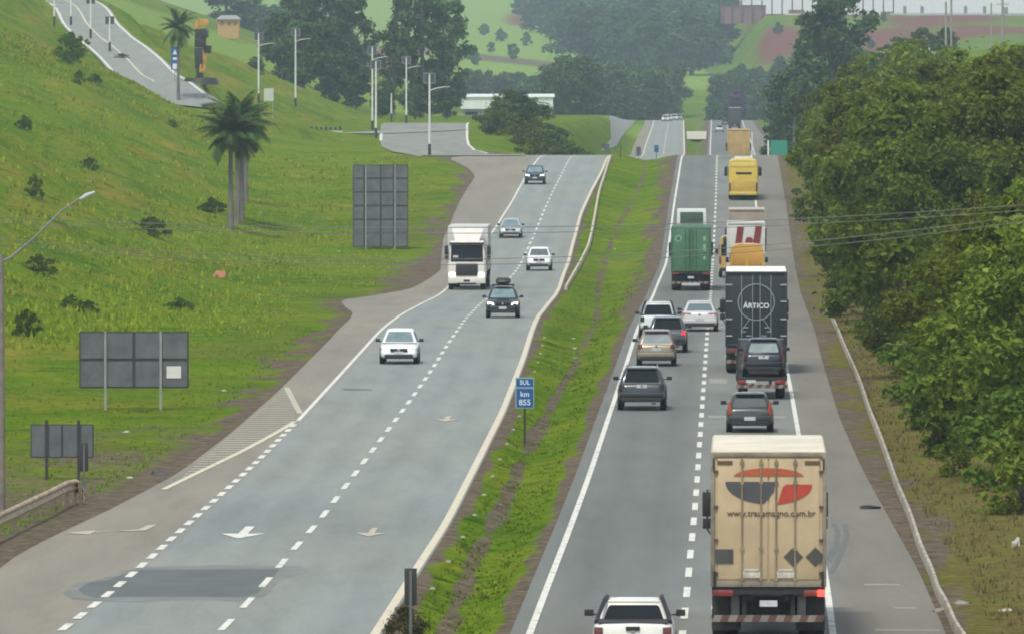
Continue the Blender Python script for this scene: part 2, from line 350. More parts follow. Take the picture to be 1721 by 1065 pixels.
# --- right land
uR = np.concatenate([[0, .3, .6, 1, 1.5, 2, 2.6, 3.3], np.arange(4, 60, 1.8), np.arange(62, 130, 6), [150, 200, 260, 340, 400]])
def tintR(X, D):
    u = X-B3(D); nz = vnoise(X*.9, D*.2, 13)+.6*vnoise(X*2.3, D*.5, 14)
    soil = np.clip(1.05-u/1.3-nz*1.9, 0, 1); soil = np.maximum(soil, np.clip(.62*(1-sst(6, 9, u))*sst(3, 5.5, u)+nz*.6, 0, .8)*(1-sst(700, 800, D)))
    dry = np.clip(.95-nz*.7, 0, 1)*(1-sst(860, 980, D)) + .35*sst(980, 1000, D)*(1-sst(1300, 1600, D))
    red = sst(2380, 2470, D)*np.clip(.66+vnoise(X/16, D/70, 20)*1.7, 0, 1)*sst(6, 20, u)
    fld = sst(2200, 2500, D)*.1 + sst(1000, 1100, D)*(1-sst(1400, 1500, D))*.35
    return np.stack([soil, np.clip(red, 0, 1), np.clip(fld, 0, 1), np.clip(dry, 0, 1)], -1)
V2, F2, T2 = lattice(lambda d: B3(d)+uR, h_right, tintR)
# --- median
fM = np.linspace(0, 1, 19)
def zM(X, D):
    f = fM[None]; wd = B2(D)-B1(D); prof = -.38*np.sin(np.pi*np.clip(f*1.05-.03, 0, 1))**2*np.clip(wd/3.4, 0, 1.4) + .10*np.sin(np.pi*f)*(vnoise(X*2, D*.4, 31))
    return zr(D)+prof*(D < 2200)
def tintM(X, D):
    f = fM[None]+X*0; wd = B2(D)-B1(D); a = f*wd; b = (1-f)*wd; nz = vnoise(X*1.6, D*.2, 33)+.5*vnoise(X*3, D*.6, 34)
    sl_ = np.clip(1.1-a/.60-nz*.9, 0, 1); wr = .5+1.25*sst(420, 480, D)
    sr = np.clip(1.2-b/wr-nz*1.2, 0, 1)
    cc = .46+.10*np.sin(D/55); dt = np.clip(1.15-np.abs(f-cc)*wd/.30-nz*1.2, 0, 1)*np.where(D < 470, 1.0, .8)
    soil = np.maximum(np.maximum(sl_, sr), dt)*(D < 2200)
    fld = sst(2300, 2500, D)*.5; red = sst(3300, 3500, D)*.0
    return np.stack([soil, red+0*X, fld+0*X, np.clip(.1+.25*vnoise(X*.5, D*.1, 36), 0, 1)], -1)
V3, F3, T3 = lattice(lambda d: B1(d)+(B2(d)-B1(d))*fM, zM, tintM)
# far ground carries on where the carriageways have passed below the second rise
def roadcols(a, b, ks): return lambda d: np.concatenate([np.linspace(e(d), g(d), k, endpoint=False) for e, g, k in zip(a, b, ks)] + [[b[-1](d)]])
def far_tint(X, D): return np.stack([0*X, .35*sst(3050, 3200, D)+0*X, .7*sst(2300, 2500, D)+0*X, 0*X], -1)
allV, allF, allT = [V1], [F1], [T1]; off = len(V1)
for V, F, T in ((V3, F3, T3), (V2, F2, T2)):
    allV.append(V); allF.append(F+off); allT.append(T); off += len(V)
for cf in (roadcols([B0], [B1], [8]), roadcols([B2], [B3], [8])):
    V, F, T = lattice(cf, lambda X, D: zr(D)-.3*(1-sst(2150, 2250, D)), far_tint); allV.append(V); allF.append(F+off); allT.append(T); off += len(V)
land = link('ground', np_mesh('ground', np.concatenate(allV), np.concatenate(allF), M_GRASS, np.concatenate(allT)))
tag(land, 'rolling grass land with hill slope, verges and median strip under the roads', kind='structure')

# --- carriageways
def asph(name, a, b, ks, tint):
    global rows, NR
    keep = rows; rows = np.concatenate([np.arange(-40, 860, 4.), np.arange(860, 1500, 5.), np.arange(1500, 2201, 10.)]); NR = len(rows)
    V, F, T = lattice(roadcols(a, b, ks), lambda X, D: zr(D)+0*X, tint); rows = keep; NR = len(rows)
    return tag(link(name, np_mesh(name, V, F, M_ASPH, T)), kind='structure')
def tint_left(X, D):
    sh = 1-sst(-.25, .3, X-LL(D)); nz = vnoise(X*.5, D*.06, 41); track = 0
    for ln in (LL, CL):
        for o in (1.0, 2.6): track = track + np.exp(-((X-ln(D)-o)/.35)**2)
    r = 1.05 + .10*nz + .06*vnoise(X*.3, D/17, 47) - .085*track + .05*sst(600, 760, D); r = r*(1-sh) + sh*(.90+.16*nz)
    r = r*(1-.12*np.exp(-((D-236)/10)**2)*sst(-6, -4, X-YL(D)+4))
    blue = (1-sh)*np.clip(.45+nz*1.2, 0, 1)
    return np.stack([r, np.clip(sh*.85+nz*.4*sh, 0, 1), blue, 0*X], -1)
def tint_right(X, D):
    lane2 = sst(-.45, .05, X-DL(D)-.12*np.sin(D/9)); sh = sst(-.1, .4, X-RR(D)); nz = vnoise(X*.5, D*.05, 43); n2 = vnoise(X*.2, D/13, 44)
    r = .64+.10*nz + .20*lane2*(.7+n2*1.3) - .10*lane2*sst(.15, .3, n2); r = r*(1-sh)+sh*(.70+.14*nz)
    for o in (1.0, 2.5): r = r - .06*np.exp(-((X-WL(D)-o)/.35)**2)
    return np.stack([r, np.clip(sh*.7+nz*.3*sh, 0, 1), (1-sh)*.25, 0*X], -1)
asph('southbound_road', [B0, LL, CL, YL], [LL, CL, YL, B1], [8, 10, 10, 1], tint_left)
asph('northbound_road', [B2, WL, DL, RR], [WL, DL, RR, B3], [3, 10, 10, 8], tint_right)

# --- draped side roads
def drape(name, left, right, ds, n, hf, dz, tint=(.95, .35, .2)):
    X = np.array([np.linspace(left(d), right(d), n) for d in ds]); D = np.repeat(np.array(ds)[:, None], n, 1); Z = hf(X, D)+dz
    i = (np.arange(len(ds)-1)[:, None]*n+np.arange(n-1)[None]).ravel()
    nz = vnoise(X*.6, D*.1, 51); T = np.stack([tint[0]+.15*nz, tint[1]+.4*nz, tint[2]+0*X, 0*X], -1)
    return tag(link(name, np_mesh(name, np.stack([X, D, Z], -1).reshape(-1, 3), np.stack([i, i+1, i+n+1, i+n], -1), M_ASPH, T.reshape(-1, 4))), kind='structure')
def zlpix(pts, lvl=None):              # pixel -> (d, X) on the plateau left of the crest
    o = []
    for px, py in pts:
        lo, hi = 851., 1172.
        for _ in range(40):
            mi = (lo+hi)/2
            if proj(-8, mi, float(zl(mi)))[1] > py: lo = mi
            else: hi = mi
        r = rdir(px, py); o.append((lo, r[0]*lo/r[1]))
    o.sort(); a = np.array(o); return lambda d: np.interp(d, a[:, 0], a[:, 1])
JL = zlpix([(715, 266), (690, 261), (660, 256), (643, 248), (640, 238), (641, 225), (641, 211)])
JR = zlpix([(880, 266), (850, 263), (815, 259), (797, 254), (788, 246), (785, 235), (785, 222), (785, 211)])
drape('junction_road', lambda d: JL(d)-.1, JR, np.arange(846, 1172, 3.), 14, h_left, .07)
drape('service_road', lambda d: LL(d)-4.5-.009*(d-1250), lambda d: LL(d)-4.2+0*d, np.arange(1230, 2000, 6.), 6, h_left, .08, (1.0, .2, .2))
def ribbon_path(P, Z, half, offs=0.0):
    t = np.gradient(P, axis=0); t /= np.linalg.norm(t, axis=1)[:, None]; nrm = np.stack([t[:, 1], -t[:, 0]], -1)
    return P+nrm*(offs-half), P+nrm*(offs+half), Z
A, B, Z = ribbon_path(ACCP, ACCZ, 4.0)
n = len(ACCP); k = 6; X = np.linspace(A, B, k, axis=1); V = np.concatenate([X, np.repeat((ACCZ+.03)[:, None, None], k, 1)], -1).reshape(-1, 3)
i = (np.arange(n-1)[:, None]*k+np.arange(k-1)[None]).ravel(); T = np.tile([1.05, .2, .3, 0], (n*k, 1))
tag(link('access_road', np_mesh('access_road', V, np.stack([i, i+1, i+k+1, i+k], -1), M_ASPH, T)), kind='structure')

# --- painted markings (thin sheets a little above the asphalt)
class Strip:
    def __init__(s): s.v = []; s.f = []
    def seg(s, fn, d0, d1, wid, zf=None, dz=.012, stepd=4.):
        n = max(2, int((d1-d0)/stepd)+1); ds = np.linspace(d0, d1, n); x = fn(ds); o = len(s.v)
        for d, xx in zip(ds, x):
            for sg in (-1, 1):
                q = xx+sg*wid/2; s.v.append((q, d, float(zf(q, d) if zf else zr(d))+dz))
        s.f += [(o+2*i, o+2*i+1, o+2*i+3, o+2*i+2) for i in range(n-1)]
    def quad(s, P): o = len(s.v); s.v += P; s.f.append(tuple(range(o, o+len(P))))
    def done(s, name, m):
        me = bpy.data.meshes.new(name); me.from_pydata(s.v, [], s.f); me.materials.append(m)
        return tag(link(name, me), kind='structure')
S = Strip(); S.seg(WL, -30, 2150, .17); S.seg(RR, -30, 2150, .16); S.done('edge_marking', M_WHITE)
S = Strip(); S.seg(YL, -30, 2150, .22); S.done('edge_marking', M_CREAM)
S = Strip(); dT = road_d(707); S.seg(LL, dT, 2150, .16)
HT = line([(275, 822), (340, 790), (400, 762), (450, 735), (502, 706)]); S.done('edge_marking', M_WHITE); S = Strip(); S.seg(HT, road_d(822), dT-.5, .2); S.done('edge_marking', M_CREAM)
S = Strip()
for d in np.arange(60, 2100, 8.0): S.seg(DL, d, d+4.0, .17)
S.done('lane_marking', M_WHITE)
S = Strip()
for d in np.arange(64, 2100, 8.0): S.seg(CL, d, d+3.9, .17)
for d in np.arange(60, dT-2, 4.0): S.seg(LL, d, d+2.3, .2)
S.done('lane_marking', M_WHITE)
# hatched gore on the left shoulder
S = Strip(); HL = line([(292, 806), (385, 728), (470, 657), (482, 650)]); HR = line([(275, 822), (340, 790), (400, 762), (450, 735), (502, 706)])
for d in np.arange(road_d(806), road_d(655), 1.7):
    x0 = float(HL(d))+.15; x1 = float(min(HR(d), HL(d)+6)) if d < dT else float(np.interp(d, [dT, road_d(652)], [HR(dT), HL(road_d(652))+.3]))
    if x1 > x0+.2: S.quad([(x0, d, float(zr(d))+.012), (x1, d, float(zr(d))+.012), (x1, d+.5, float(zr(d))+.012), (x0, d+.5, float(zr(d))+.012)])
d1 = road_d(651); x0, x1 = gpt(504, 695)[0], gpt(481, 651)[0]; dq = road_d(695)
S.quad([(x0-.1, dq, .012+float(zr(dq))), (x0+.12, dq, .012+float(zr(dq))), (x1+.12, d1, .012+float(zr(d1))), (x1-.1, d1, .012+float(zr(d1)))])
S.done('hatch_marking', M_FADED)
# arrows on the lanes, pointing towards the camera (heads nearest)
def arrow(px, py, fn, m, turn=0, sc_=1.0):
    x, d = gpt(px, py); sl_ = float(fn(d+5)-fn(d-5))/10; S = Strip(); z = lambda dd: float(zr(dd))+.014
    def q(pts): S.quad([(x+a*sc_+sl_*b*sc_, d+b*sc_, z(d+b*sc_)) for a, b in pts])
    if not turn:
        q([(-.13, 1.0), (.13, 1.0), (.13, 4.6), (-.13, 4.6)]); q([(0, -1.4), (.62, 1.0), (-.62, 1.0)])
    else:
        q([(.55, 1.3), (.8, 1.3), (.95, 4.2), (.7, 4.2)]); q([(-.6, .3), (-.6, .75), (.8, 1.3), (.55, 1.9), (-.1, .9)][::-1]); q([(-1.35, .2), (-.6, -.6), (-.6, 1.5)])
    return S.done('lane_arrow', m)
arrow(405, 900, CL, M_WHITE); arrow(622, 898, YL, M_FADED, 0, .7); arrow(750, 706, YL, M_FADED, 0, .75); arrow(190, 896, LL, M_FADED, 1)
# darker repair patch across the two left lanes, skid marks and joints on the right shoulder
def patch(name, pts, m, dz=.006):
    P = [gpt(*p) for p in pts]; me = bpy.data.meshes.new(name); me.from_pydata([(a, b, float(zr(b))+dz) for a, b in P], [], [tuple(range(len(P)))]); me.materials.append(m)
    return tag(link(name, me), kind='structure')
M_PATCH = mat('dark_asphalt_repair', (.090, .104, .098), .85, var=.22, scale=.6)
M_SKID = mat('skid_rubber_on_asphalt', (.10, .112, .10), .8, var=.2, scale=1)
patch('repair_patch', [(130, 990), (150, 978), (178, 975), (205, 965), (235, 957), (470, 956), (432, 997), (410, 1003), (230, 1002), (160, 1004), (140, 998)], M_PATCH)
patch('repair_patch', [(105, 996), (128, 980), (170, 972), (196, 962), (240, 952), (360, 949), (505, 950), (520, 960), (470, 975), (446, 1001), (400, 1010), (330, 1006), (240, 1011), (170, 1010), (120, 1006)], mat('worn_asphalt_margin', (.165, .178, .160), .85, var=.3, scale=.5), .004)
patch('tyre_mark', [(1386, 938), (1396, 945), (1409, 920), (1412, 893), (1404, 879), (1396, 879), (1404, 894), (1401, 916)], M_SKID)
patch('tyre_mark', [(1393, 962), (1402, 962), (1418, 930), (1428, 897), (1425, 881), (1416, 880), (1419, 897), (1410, 926)], M_SKID)
M_JOINT = mat('pale_worn_joint', (.25, .235, .20), .8)
for a, b, c in ((1452, 1512, 982), (1503, 1541, 1021), (1470, 1580, 1058)): patch('worn_joint', [(a, c-1.5), (b, c-1), (b, c+1.5), (a, c+1)], M_JOINT)
for a, b, c, e in ((1190, 1222, 545, 12), (1190, 1222, 640, 8), (1188, 1320, 700, 4), (575, 625, 654, 3)): patch('worn_patch', [(a, c-e/2), (b, c-e/2+1), (b, c+e/2), (a+4, c+e/2)], M_PATCH if c == 654 else M_JOINT, .005)
# pale crossing through the median on the second rise
ds = np.arange(1500, 1670, 10.); V = []; 
for dd in ds: V += [(float(B1(dd))+.4, dd, float(zr(dd))+.05), (float(B2(dd))-.4, dd, float(zr(dd))+.05)]
me = bpy.data.meshes.new('median_crossing'); me.from_pydata(V, [], [(2*j, 2*j+1, 2*j+3, 2*j+2) for j in range(len(ds)-1)]); me.materials.append(mat('pale_crossing', (.42, .40, .30), .9)); tag(link('median_crossing', me), kind='structure')
# lines on the side roads
S = Strip(); S.seg(JR, 868, 1168, .3, h_left, .12); S.seg(JL, 960, 1060, .35, h_left, .12); S.done('edge_marking', M_WHITE)
def path_line(name, offs, half, i0, i1, m):
    A, B, _ = ribbon_path(ACCP, ACCZ, half, offs); V = [];
    for j in range(i0, i1): V += [(*A[j], ACCZ[j]+.045), (*B[j], ACCZ[j]+.045)]
    me = bpy.data.meshes.new(name); me.from_pydata(V, [], [(2*j, 2*j+1, 2*j+3, 2*j+2) for j in range(i1-i0-1)]); me.materials.append(m); return tag(link(name, me), kind='structure')
path_line('edge_marking', 3.6, .16, 0, 44, M_WHITE); path_line('edge_marking', -3.6, .16, 0, 60, M_WHITE); path_line('lane_marking', .5, .12, 0, 52, M_CREAM)
# ------------------------------------------------------------------ vehicles
def paint(name, col, metal=.0, rough=.32): return mat('paint_'+name, col, rough, metal, var=.10, scale=1.3, coat=.5)
M_GLASS = mat('vehicle_glass', (.010, .014, .016), .12, var=.2, spec=.12)
M_GLASSL = mat('vehicle_glass_light', (.16, .21, .21), .08, var=.35, scale=1.5, spec=.9)
M_TYRE = mat('tyre_rubber', (.014, .014, .014), .85, var=.3, scale=9)
M_RIM = mat('wheel_rim_metal', (.35, .35, .35), .4, .7)
M_BLACK = mat('black_plastic', (.016, .017, .018), .55, var=.2, scale=6)
M_DARK = mat('dark_chassis', (.022, .021, .020), .75, var=.4, scale=3)
M_RED = mat('tail_lens_red', (.20, .022, .020), .25, var=.3, scale=8, coat=.3)
M_REDB = mat('tail_lens_dull', (.13, .04, .035), .3, var=.3, scale=8)
M_BRAKE = mat('brake_lamp_lit', (.6, .02, .02), .3, emit=((1, .04, .03), 2.2))
M_AMBER = mat('amber_lens', (.5, .16, .03), .3)
M_LAMP = mat('headlamp_glass', (.62, .64, .63), .12, .2, spec=.9)
M_LIT = mat('headlamp_lit', (.9, .9, .85), .2, emit=((1, .97, .88), 1.6))
M_PLATE = mat('number_plate', (.50, .51, .51), .5, var=.25, scale=14)
M_CHROME = mat('chrome', (.6, .6, .6), .15, 1)
M_STRW = mat('stripe_white', (.21, .18, .155), .6, var=.35, scale=5)
M_STRR = mat('stripe_red', (.10, .045, .035), .6, var=.3, scale=5)

def wheel(parent, x, y, r, wd, rim=M_RIM, name='wheel'):
    s = 1 if x > 0 else -1
    mb = MB(); h = wd/2
    prof = [(-h, r*.62), (-h, r*.9), (-h*.7, r), (h*.7, r), (h, r*.9), (h, r*.62)]
    rings = [[(x+a, y+math.cos(q)*b, r+math.sin(q)*b) for q in [2*math.pi*i/22 for i in range(22)]] for a, b in prof]
    mb.loft(rings); o = mb.build(name, M_TYRE, parent, 35)
    m2 = MB(); m2.cyl((x+s*(h-.01), y, r), r*.62, .05, 'x', 18); m2.cyl((x+s*(h+.015), y, r), r*.16, .05, 'x', 10)
    for k in range(5):
        q = 2*math.pi*k/5; m2.box((x+s*(h+.012), y+math.cos(q)*r*.36, r+math.sin(q)*r*.36), (.02, .09, r*.5), 0, Matrix.Rotation(q+math.pi/2, 3, 'X') if 0 else Matrix.Rotation(math.pi/2-q, 3, 'X').inverted())
    m2.build('rim', rim, o, 35); return o

def body_rings(st):                     # stations: (y, halfwidth, zbottom, ztop)
    rg = []
    for y, w_, zb, zt in st:
        h = zt-zb
        hp = [(.0, zb), (.80*w_, zb), (.955*w_, zb+.10*h), (.995*w_, zb+.32*h), (w_, zb+.58*h), (.972*w_, zb+.84*h), (.91*w_, zb+.965*h), (.74*w_, zt+.004), (0, zt+.02)]
        rg.append([(a, y, b) for a, b in hp] + [(-a, y, b) for a, b in hp[-2:0:-1]])
    return rg
def oct_ring(hx, y0, y1, z, c):
    return [(hx-c, y0, z), (hx, y0+c, z), (hx, y1-c, z), (hx-c, y1, z), (-hx+c, y1, z), (-hx, y1-c, z), (-hx, y0+c, z), (-hx+c, y0, z)]
def pane(parent, name, bl, br, tl, tr, m, nrm, cu=.07, cv=.10, th=.016):
    bl, br, tl, tr = map(Vector, (bl, br, tl, tr))
    f = lambda u, v: (bl*(1-u)+br*u)*(1-v) + (tl*(1-u)+tr*u)*v
    P = [f(cu*2, cv), f(1-cu*2, cv), f(1-cu, cv*2), f(1-cu, 1-cv*1.8), f(1-cu*2, 1-cv*.8), f(cu*2, 1-cv*.8), f(cu, 1-cv*1.8), f(cu, cv*2)]
    mb = MB(); mb.poly([p-Vector(nrm)*.006 for p in P], nrm, th); return mb.build(name, m, parent, bevel=0)

def car(name, label, cat, loc, rz, kind='hatch', L=3.95, W=1.70, H=1.48, belt=None, col=None, glass=M_GLASS, rear=None, front=None,
        tail='corner', tail_m=None, lit=False, rails=None, roofbox=False, bumper=None, plate=True, plate_z=None, group=None, mir=None, lower=None, rim=M_RIM):
    t = thing(name, label, cat, loc, rz, group)
    hw = W/2; suv = kind in ('suv', 'pickup'); r = .36 if suv else .31
    zb = .34 if suv else .24; bz = belt or (1.06 if suv else .93)
    hz = bz-.02 if suv else bz-.06            # cowl
    F, B = L/2, -L/2
    if kind == 'hatch' or kind == 'suv':
        st = [(B, hw*.80, zb+.16, bz*.80), (B+.05, hw*.90, zb+.06, bz*.93), (B+.18, hw*.96, zb+.02, bz-.01), (B+.6, hw, zb, bz), (F-1.25, hw, zb, hz+.02), (F-.95, hw*.99, zb, hz-.04), (F-.40, hw*.96, zb, hz-.14), (F-.10, hw*.89, zb+.04, hz-.25), (F, hw*.78, zb+.12, hz-.38)]
        gy = dict(yr0=B+.12, yr1=B+(.42 if kind == 'hatch' else .36), yf0=F-1.05, yf1=F-1.85)
    elif kind == 'sedan':
        st = [(B, hw*.80, zb+.16, bz*.86), (B+.05, hw*.90, zb+.06, bz*.97), (B+.2, hw*.96, zb+.02, bz+.05), (B+.8, hw, zb, bz+.04), (B+1.2, hw, zb, bz), (F-1.4, hw, zb, hz+.02), (F-1.1, hw*.99, zb, hz-.04), (F-.42, hw*.96, zb, hz-.16), (F-.10, hw*.89, zb+.04, hz-.27), (F, hw*.78, zb+.12, hz-.40)]
        gy = dict(yr0=B+.72, yr1=B+1.35, yf0=F-1.2, yf1=F-2.05)
    elif kind == 'pickup':
        st = [(B, hw*.86, zb+.20, bz*.98), (B+.05, hw*.93, zb+.10, bz+.02), (B+.2, hw*.98, zb+.04, bz+.03), (B+1.5, hw, zb, bz+.03), (F-1.4, hw, zb, hz+.02), (F-1.05, hw*.99, zb, hz-.02), (F-.42, hw*.96, zb, hz-.12), (F-.10, hw*.9, zb+.06, hz-.22), (F, hw*.8, zb+.16, hz-.36)]
        gy = dict(yr0=B+1.42, yr1=B+1.62, yf0=F-1.2, yf1=F-1.95)
    mb = MB(); mb.loft(body_rings(st)); mb.build('body', col, t, 50)
    # cabin
    c = .09; z0, z1 = bz-.03, H-.09; xb, xt = hw*.91, hw*(.69 if not suv else .72)
    mb = MB(); ri = [oct_ring(xb, gy['yr0'], gy['yf0'], z0, c), oct_ring(xt, gy['yr1'], gy['yf1'], z1, c*.9), oct_ring(xt-.06, gy['yr1']+.10, gy['yf1']-.10, H-.02, c*.8), oct_ring(xt-.28, gy['yr1']+.38, gy['yf1']-.38, H, c*.8)]
    mb.loft(ri); cab = mb.build('cabin', col, t, 38)
    A = lambda x, y, z: (x, y, z)
    pane(t, 'rear_window', A(-xb+c, gy['yr0'], z0), A(xb-c, gy['yr0'], z0), A(-xt+c*.9, gy['yr1'], z1), A(xt-c*.9, gy['yr1'], z1), rear or glass, (0, -1, .25), .03, .10)
    pane(t, 'windshield', A(-xb+c, gy['yf0'], z0), A(xb-c, gy['yf0'], z0), A(-xt+c*.9, gy['yf1'], z1), A(xt-c*.9, gy['yf1'], z1), front or glass, (0, 1, .8), .02, .07)
    for s in (-1, 1):
        pane(t, 'side_window', A(s*xb, gy['yr0']+c+.08, z0), A(s*xb, gy['yf0']-c-.1, z0), A(s*xt, gy['yr1']+c+.05, z1), A(s*xt, gy['yf1']-c, z1), glass, (s, 0, .2), .03, .10)
        m2 = MB(); m2.box((s*(hw+.11), gy['yf0']-.32, bz+.07), (.20, .10, .14)); m2.box((s*(hw-.01), gy['yf0']-.30, bz+.03), (.14, .05, .04)); m2.build('mirror', mir or M_BLACK, t, bevel=.02)
        for yy in (F-.78, B+.74): wheel(t, s*(hw-.115), yy, r, .21, rim)
        for yy in (F-.78, B+.74): m2 = MB(); m2.cyl((s*(hw-.02), yy, r+.01), r+.07, .06, 'x', 22); m2.build('wheel_arch', M_BLACK, t, 35)
        # lamps
        hl = MB(); hl.loft([[(s*hw*.52, F-.16, hz-.34), (s*hw*.90, F-.30, hz-.31), (s*hw*.93, F-.38, hz-.17), (s*hw*.56, F-.20, hz-.22)], [(s*hw*.52, F-.02, hz-.34), (s*hw*.88, F-.11, hz-.31), (s*hw*.90, F-.20, hz-.17), (s*hw*.56, F-.08, hz-.22)]])
        hl.build('headlight', M_LIT if lit else M_LAMP, t, bevel=.012)
        tl = MB(); tm = tail_m or M_RED
        if tail == 'corner': tl.loft([[(s*hw*.66, B+y_, bz-.24), (s*hw*.93, B+y_+.06, bz-.26), (s*hw*.945, B+y_+.07, bz-.02), (s*hw*.74, B+y_+.03, bz-.05)] for y_ in (-.015, .2)])
        elif tail == 'tall': tl.loft([[(s*hw*.74, B+y_+.02, bz-.26), (s*hw*.95, B+y_+.08, bz-.28), (s*hw*.93, B+y_+.12, bz+.20), (s*hw*.82, B+y_+.10, bz+.18)] for y_ in (-.03, .25)])
        elif tail == 'wide': tl.loft([[(s*hw*.46, B+y_, bz-.10), (s*hw*.93, B+y_+.06, bz-.16), (s*hw*.955, B+y_+.09, bz-.01), (s*hw*.46, B+y_+.01, bz-.04)] for y_ in (-.02, .2)])
        elif tail == 'square': tl.loft([[(s*hw*.72, B+y_, bz-.27), (s*hw*.935, B+y_, bz-.27), (s*hw*.935, B+y_, bz-.03), (s*hw*.72, B+y_, bz-.03)] for y_ in (-.03, .2)])
        tl.build('tail_light', tm, t, bevel=.025)
    # bumpers, plate, grille
    bm_ = bumper or col
    mb = MB(); mb.loft([[(-hw*.90, B-.05, .42+.1*suv), (hw*.90, B-.05, .42+.1*suv), (hw*.90, B-.05, .60+.1*suv), (-hw*.90, B-.05, .60+.1*suv)], [(-hw*.97, B+.20, .40+.1*suv), (hw*.97, B+.20, .40+.1*suv), (hw*.97, B+.20, .62+.1*suv), (-hw*.97, B+.20, .62+.1*suv)]]); mb.build('bumper', bm_, t, bevel=.03)
    mb = MB(); mb.box((0, B+.0, .33+.08*suv), (W*.82, .12, .17)); mb.box((hw*.5, B-.02, .27), (.16, .1, .06)); mb.build('lower_trim', lower or M_BLACK, t, bevel=.02)
    mb = MB(); mb.box((0, F-.02, .33+.05*suv), (W*.74, .16, .18)); mb.box((-hw*.62, F-.10, .42), (.22, .14, .13)); mb.box((hw*.62, F-.10, .42), (.22, .14, .13)); mb.build('air_intake', M_BLACK, t, bevel=.02)
    mb = MB(); mb.box((0, F-.02, .47+.06*suv), (W*.72, .14, .09)); mb.build('front_bumper', bm_, t, bevel=.03)
    mb = MB(); gz = hz-.25; mb.box((-hw*.25, F+.01, gz), (hw*.40, .10, .13)); mb.box((hw*.25, F+.01, gz), (hw*.40, .10, .13)); mb.build('grille', M_BLACK, t, bevel=.02)
    mb = MB(); mb.cyl((0, F+.05, gz), .055, .05, 'y', 14); mb.cyl((0, B-.005, bz-.10), .05, .05, 'y', 14); mb.build('badge', M_CHROME, t, 35)
    if plate:
        pz = plate_z or (bz-.24); mb = MB(); mb.box((0, B-.02+(.02 if pz > .62 else -.04), pz), (.40, .02, .13)); mb.build('number_plate', M_PLATE, t)
        mb = MB(); mb.box((0, F+.055, .50+.06*suv), (.40, .02, .13)); mb.build('number_plate', M_PLATE, t)
    mb = MB(); mb.box((0, B+.36 if kind in ('hatch', 'suv') else gy['yr1']+.1, H-.05), (W*.62, .18, .035)); mb.build('roof_spoiler', col, t, bevel=.012)
    if kind == 'pickup':
        mb = MB(); mb.box((0, B+.78, bz+.045), (W*.84, 1.25, .03)); mb.build('bed_shade_sheet', M_BLACK, t)  # flat black sheet stands in for the shade inside the open bed
        mb = MB(); mb.box((0, B-.012, bz-.055), (.30, .05, .085)); mb.build('tailgate_handle', M_BLACK, t, bevel=.015)
        for s in (-1, 1):
            mb = MB(); mb.tube([(s*xb*.98, gy['yr0']-.75, bz+.03), (s*xb*.93, gy['yr0']-.3, bz+.16), (s*xt*.99, gy['yr1']-.05, H-.02), (s*xt*.93, gy['yr1']+.3, H+.03), (s*xt*.93, gy['yf1']-.1, H+.0)], .05, 8); mb.build('roof_rail', M_BLACK, t, 50)
    elif rails:
        for s in (-1, 1):
            mb = MB(); x = s*xt*.88; mb.tube([(x, gy['yr1']+.12, H-.04), (x, gy['yr1']+.25, H+.035), (x, gy['yf1']-.35, H+.035), (x, gy['yf1']-.2, H-.04)], .022, 6); mb.build('roof_rail', rails, t, 50)
    if roofbox:
        ym = (gy['yr1']+gy['yf1'])/2
        mb = MB(); q = lambda hx, y0, y1, z: [(a, b, z) for a, b, _ in oct_ring(hx, y0, y1, z, .14)]
        mb.loft([q(.30, ym-.85, ym+.75, H+.14), q(.40, ym-.98, ym+.95, H+.24), q(.385, ym-.97, ym+.9, H+.36), q(.30, ym-.88, ym+.7, H+.45)]); rb = mb.build('roof_box', M_BLACK, t, 50)
        mb = MB()
        for y_ in (-.5, .5): mb.box((0, ym+y_, H+.08), (xt*1.9, .06, .05)); mb.box((-xt*.85, ym+y_, H+.03), (.06, .08, .1)); mb.box((xt*.85, ym+y_, H+.03), (.06, .08, .1))
        mb.build('roof_bar', M_BLACK, t)
    return t

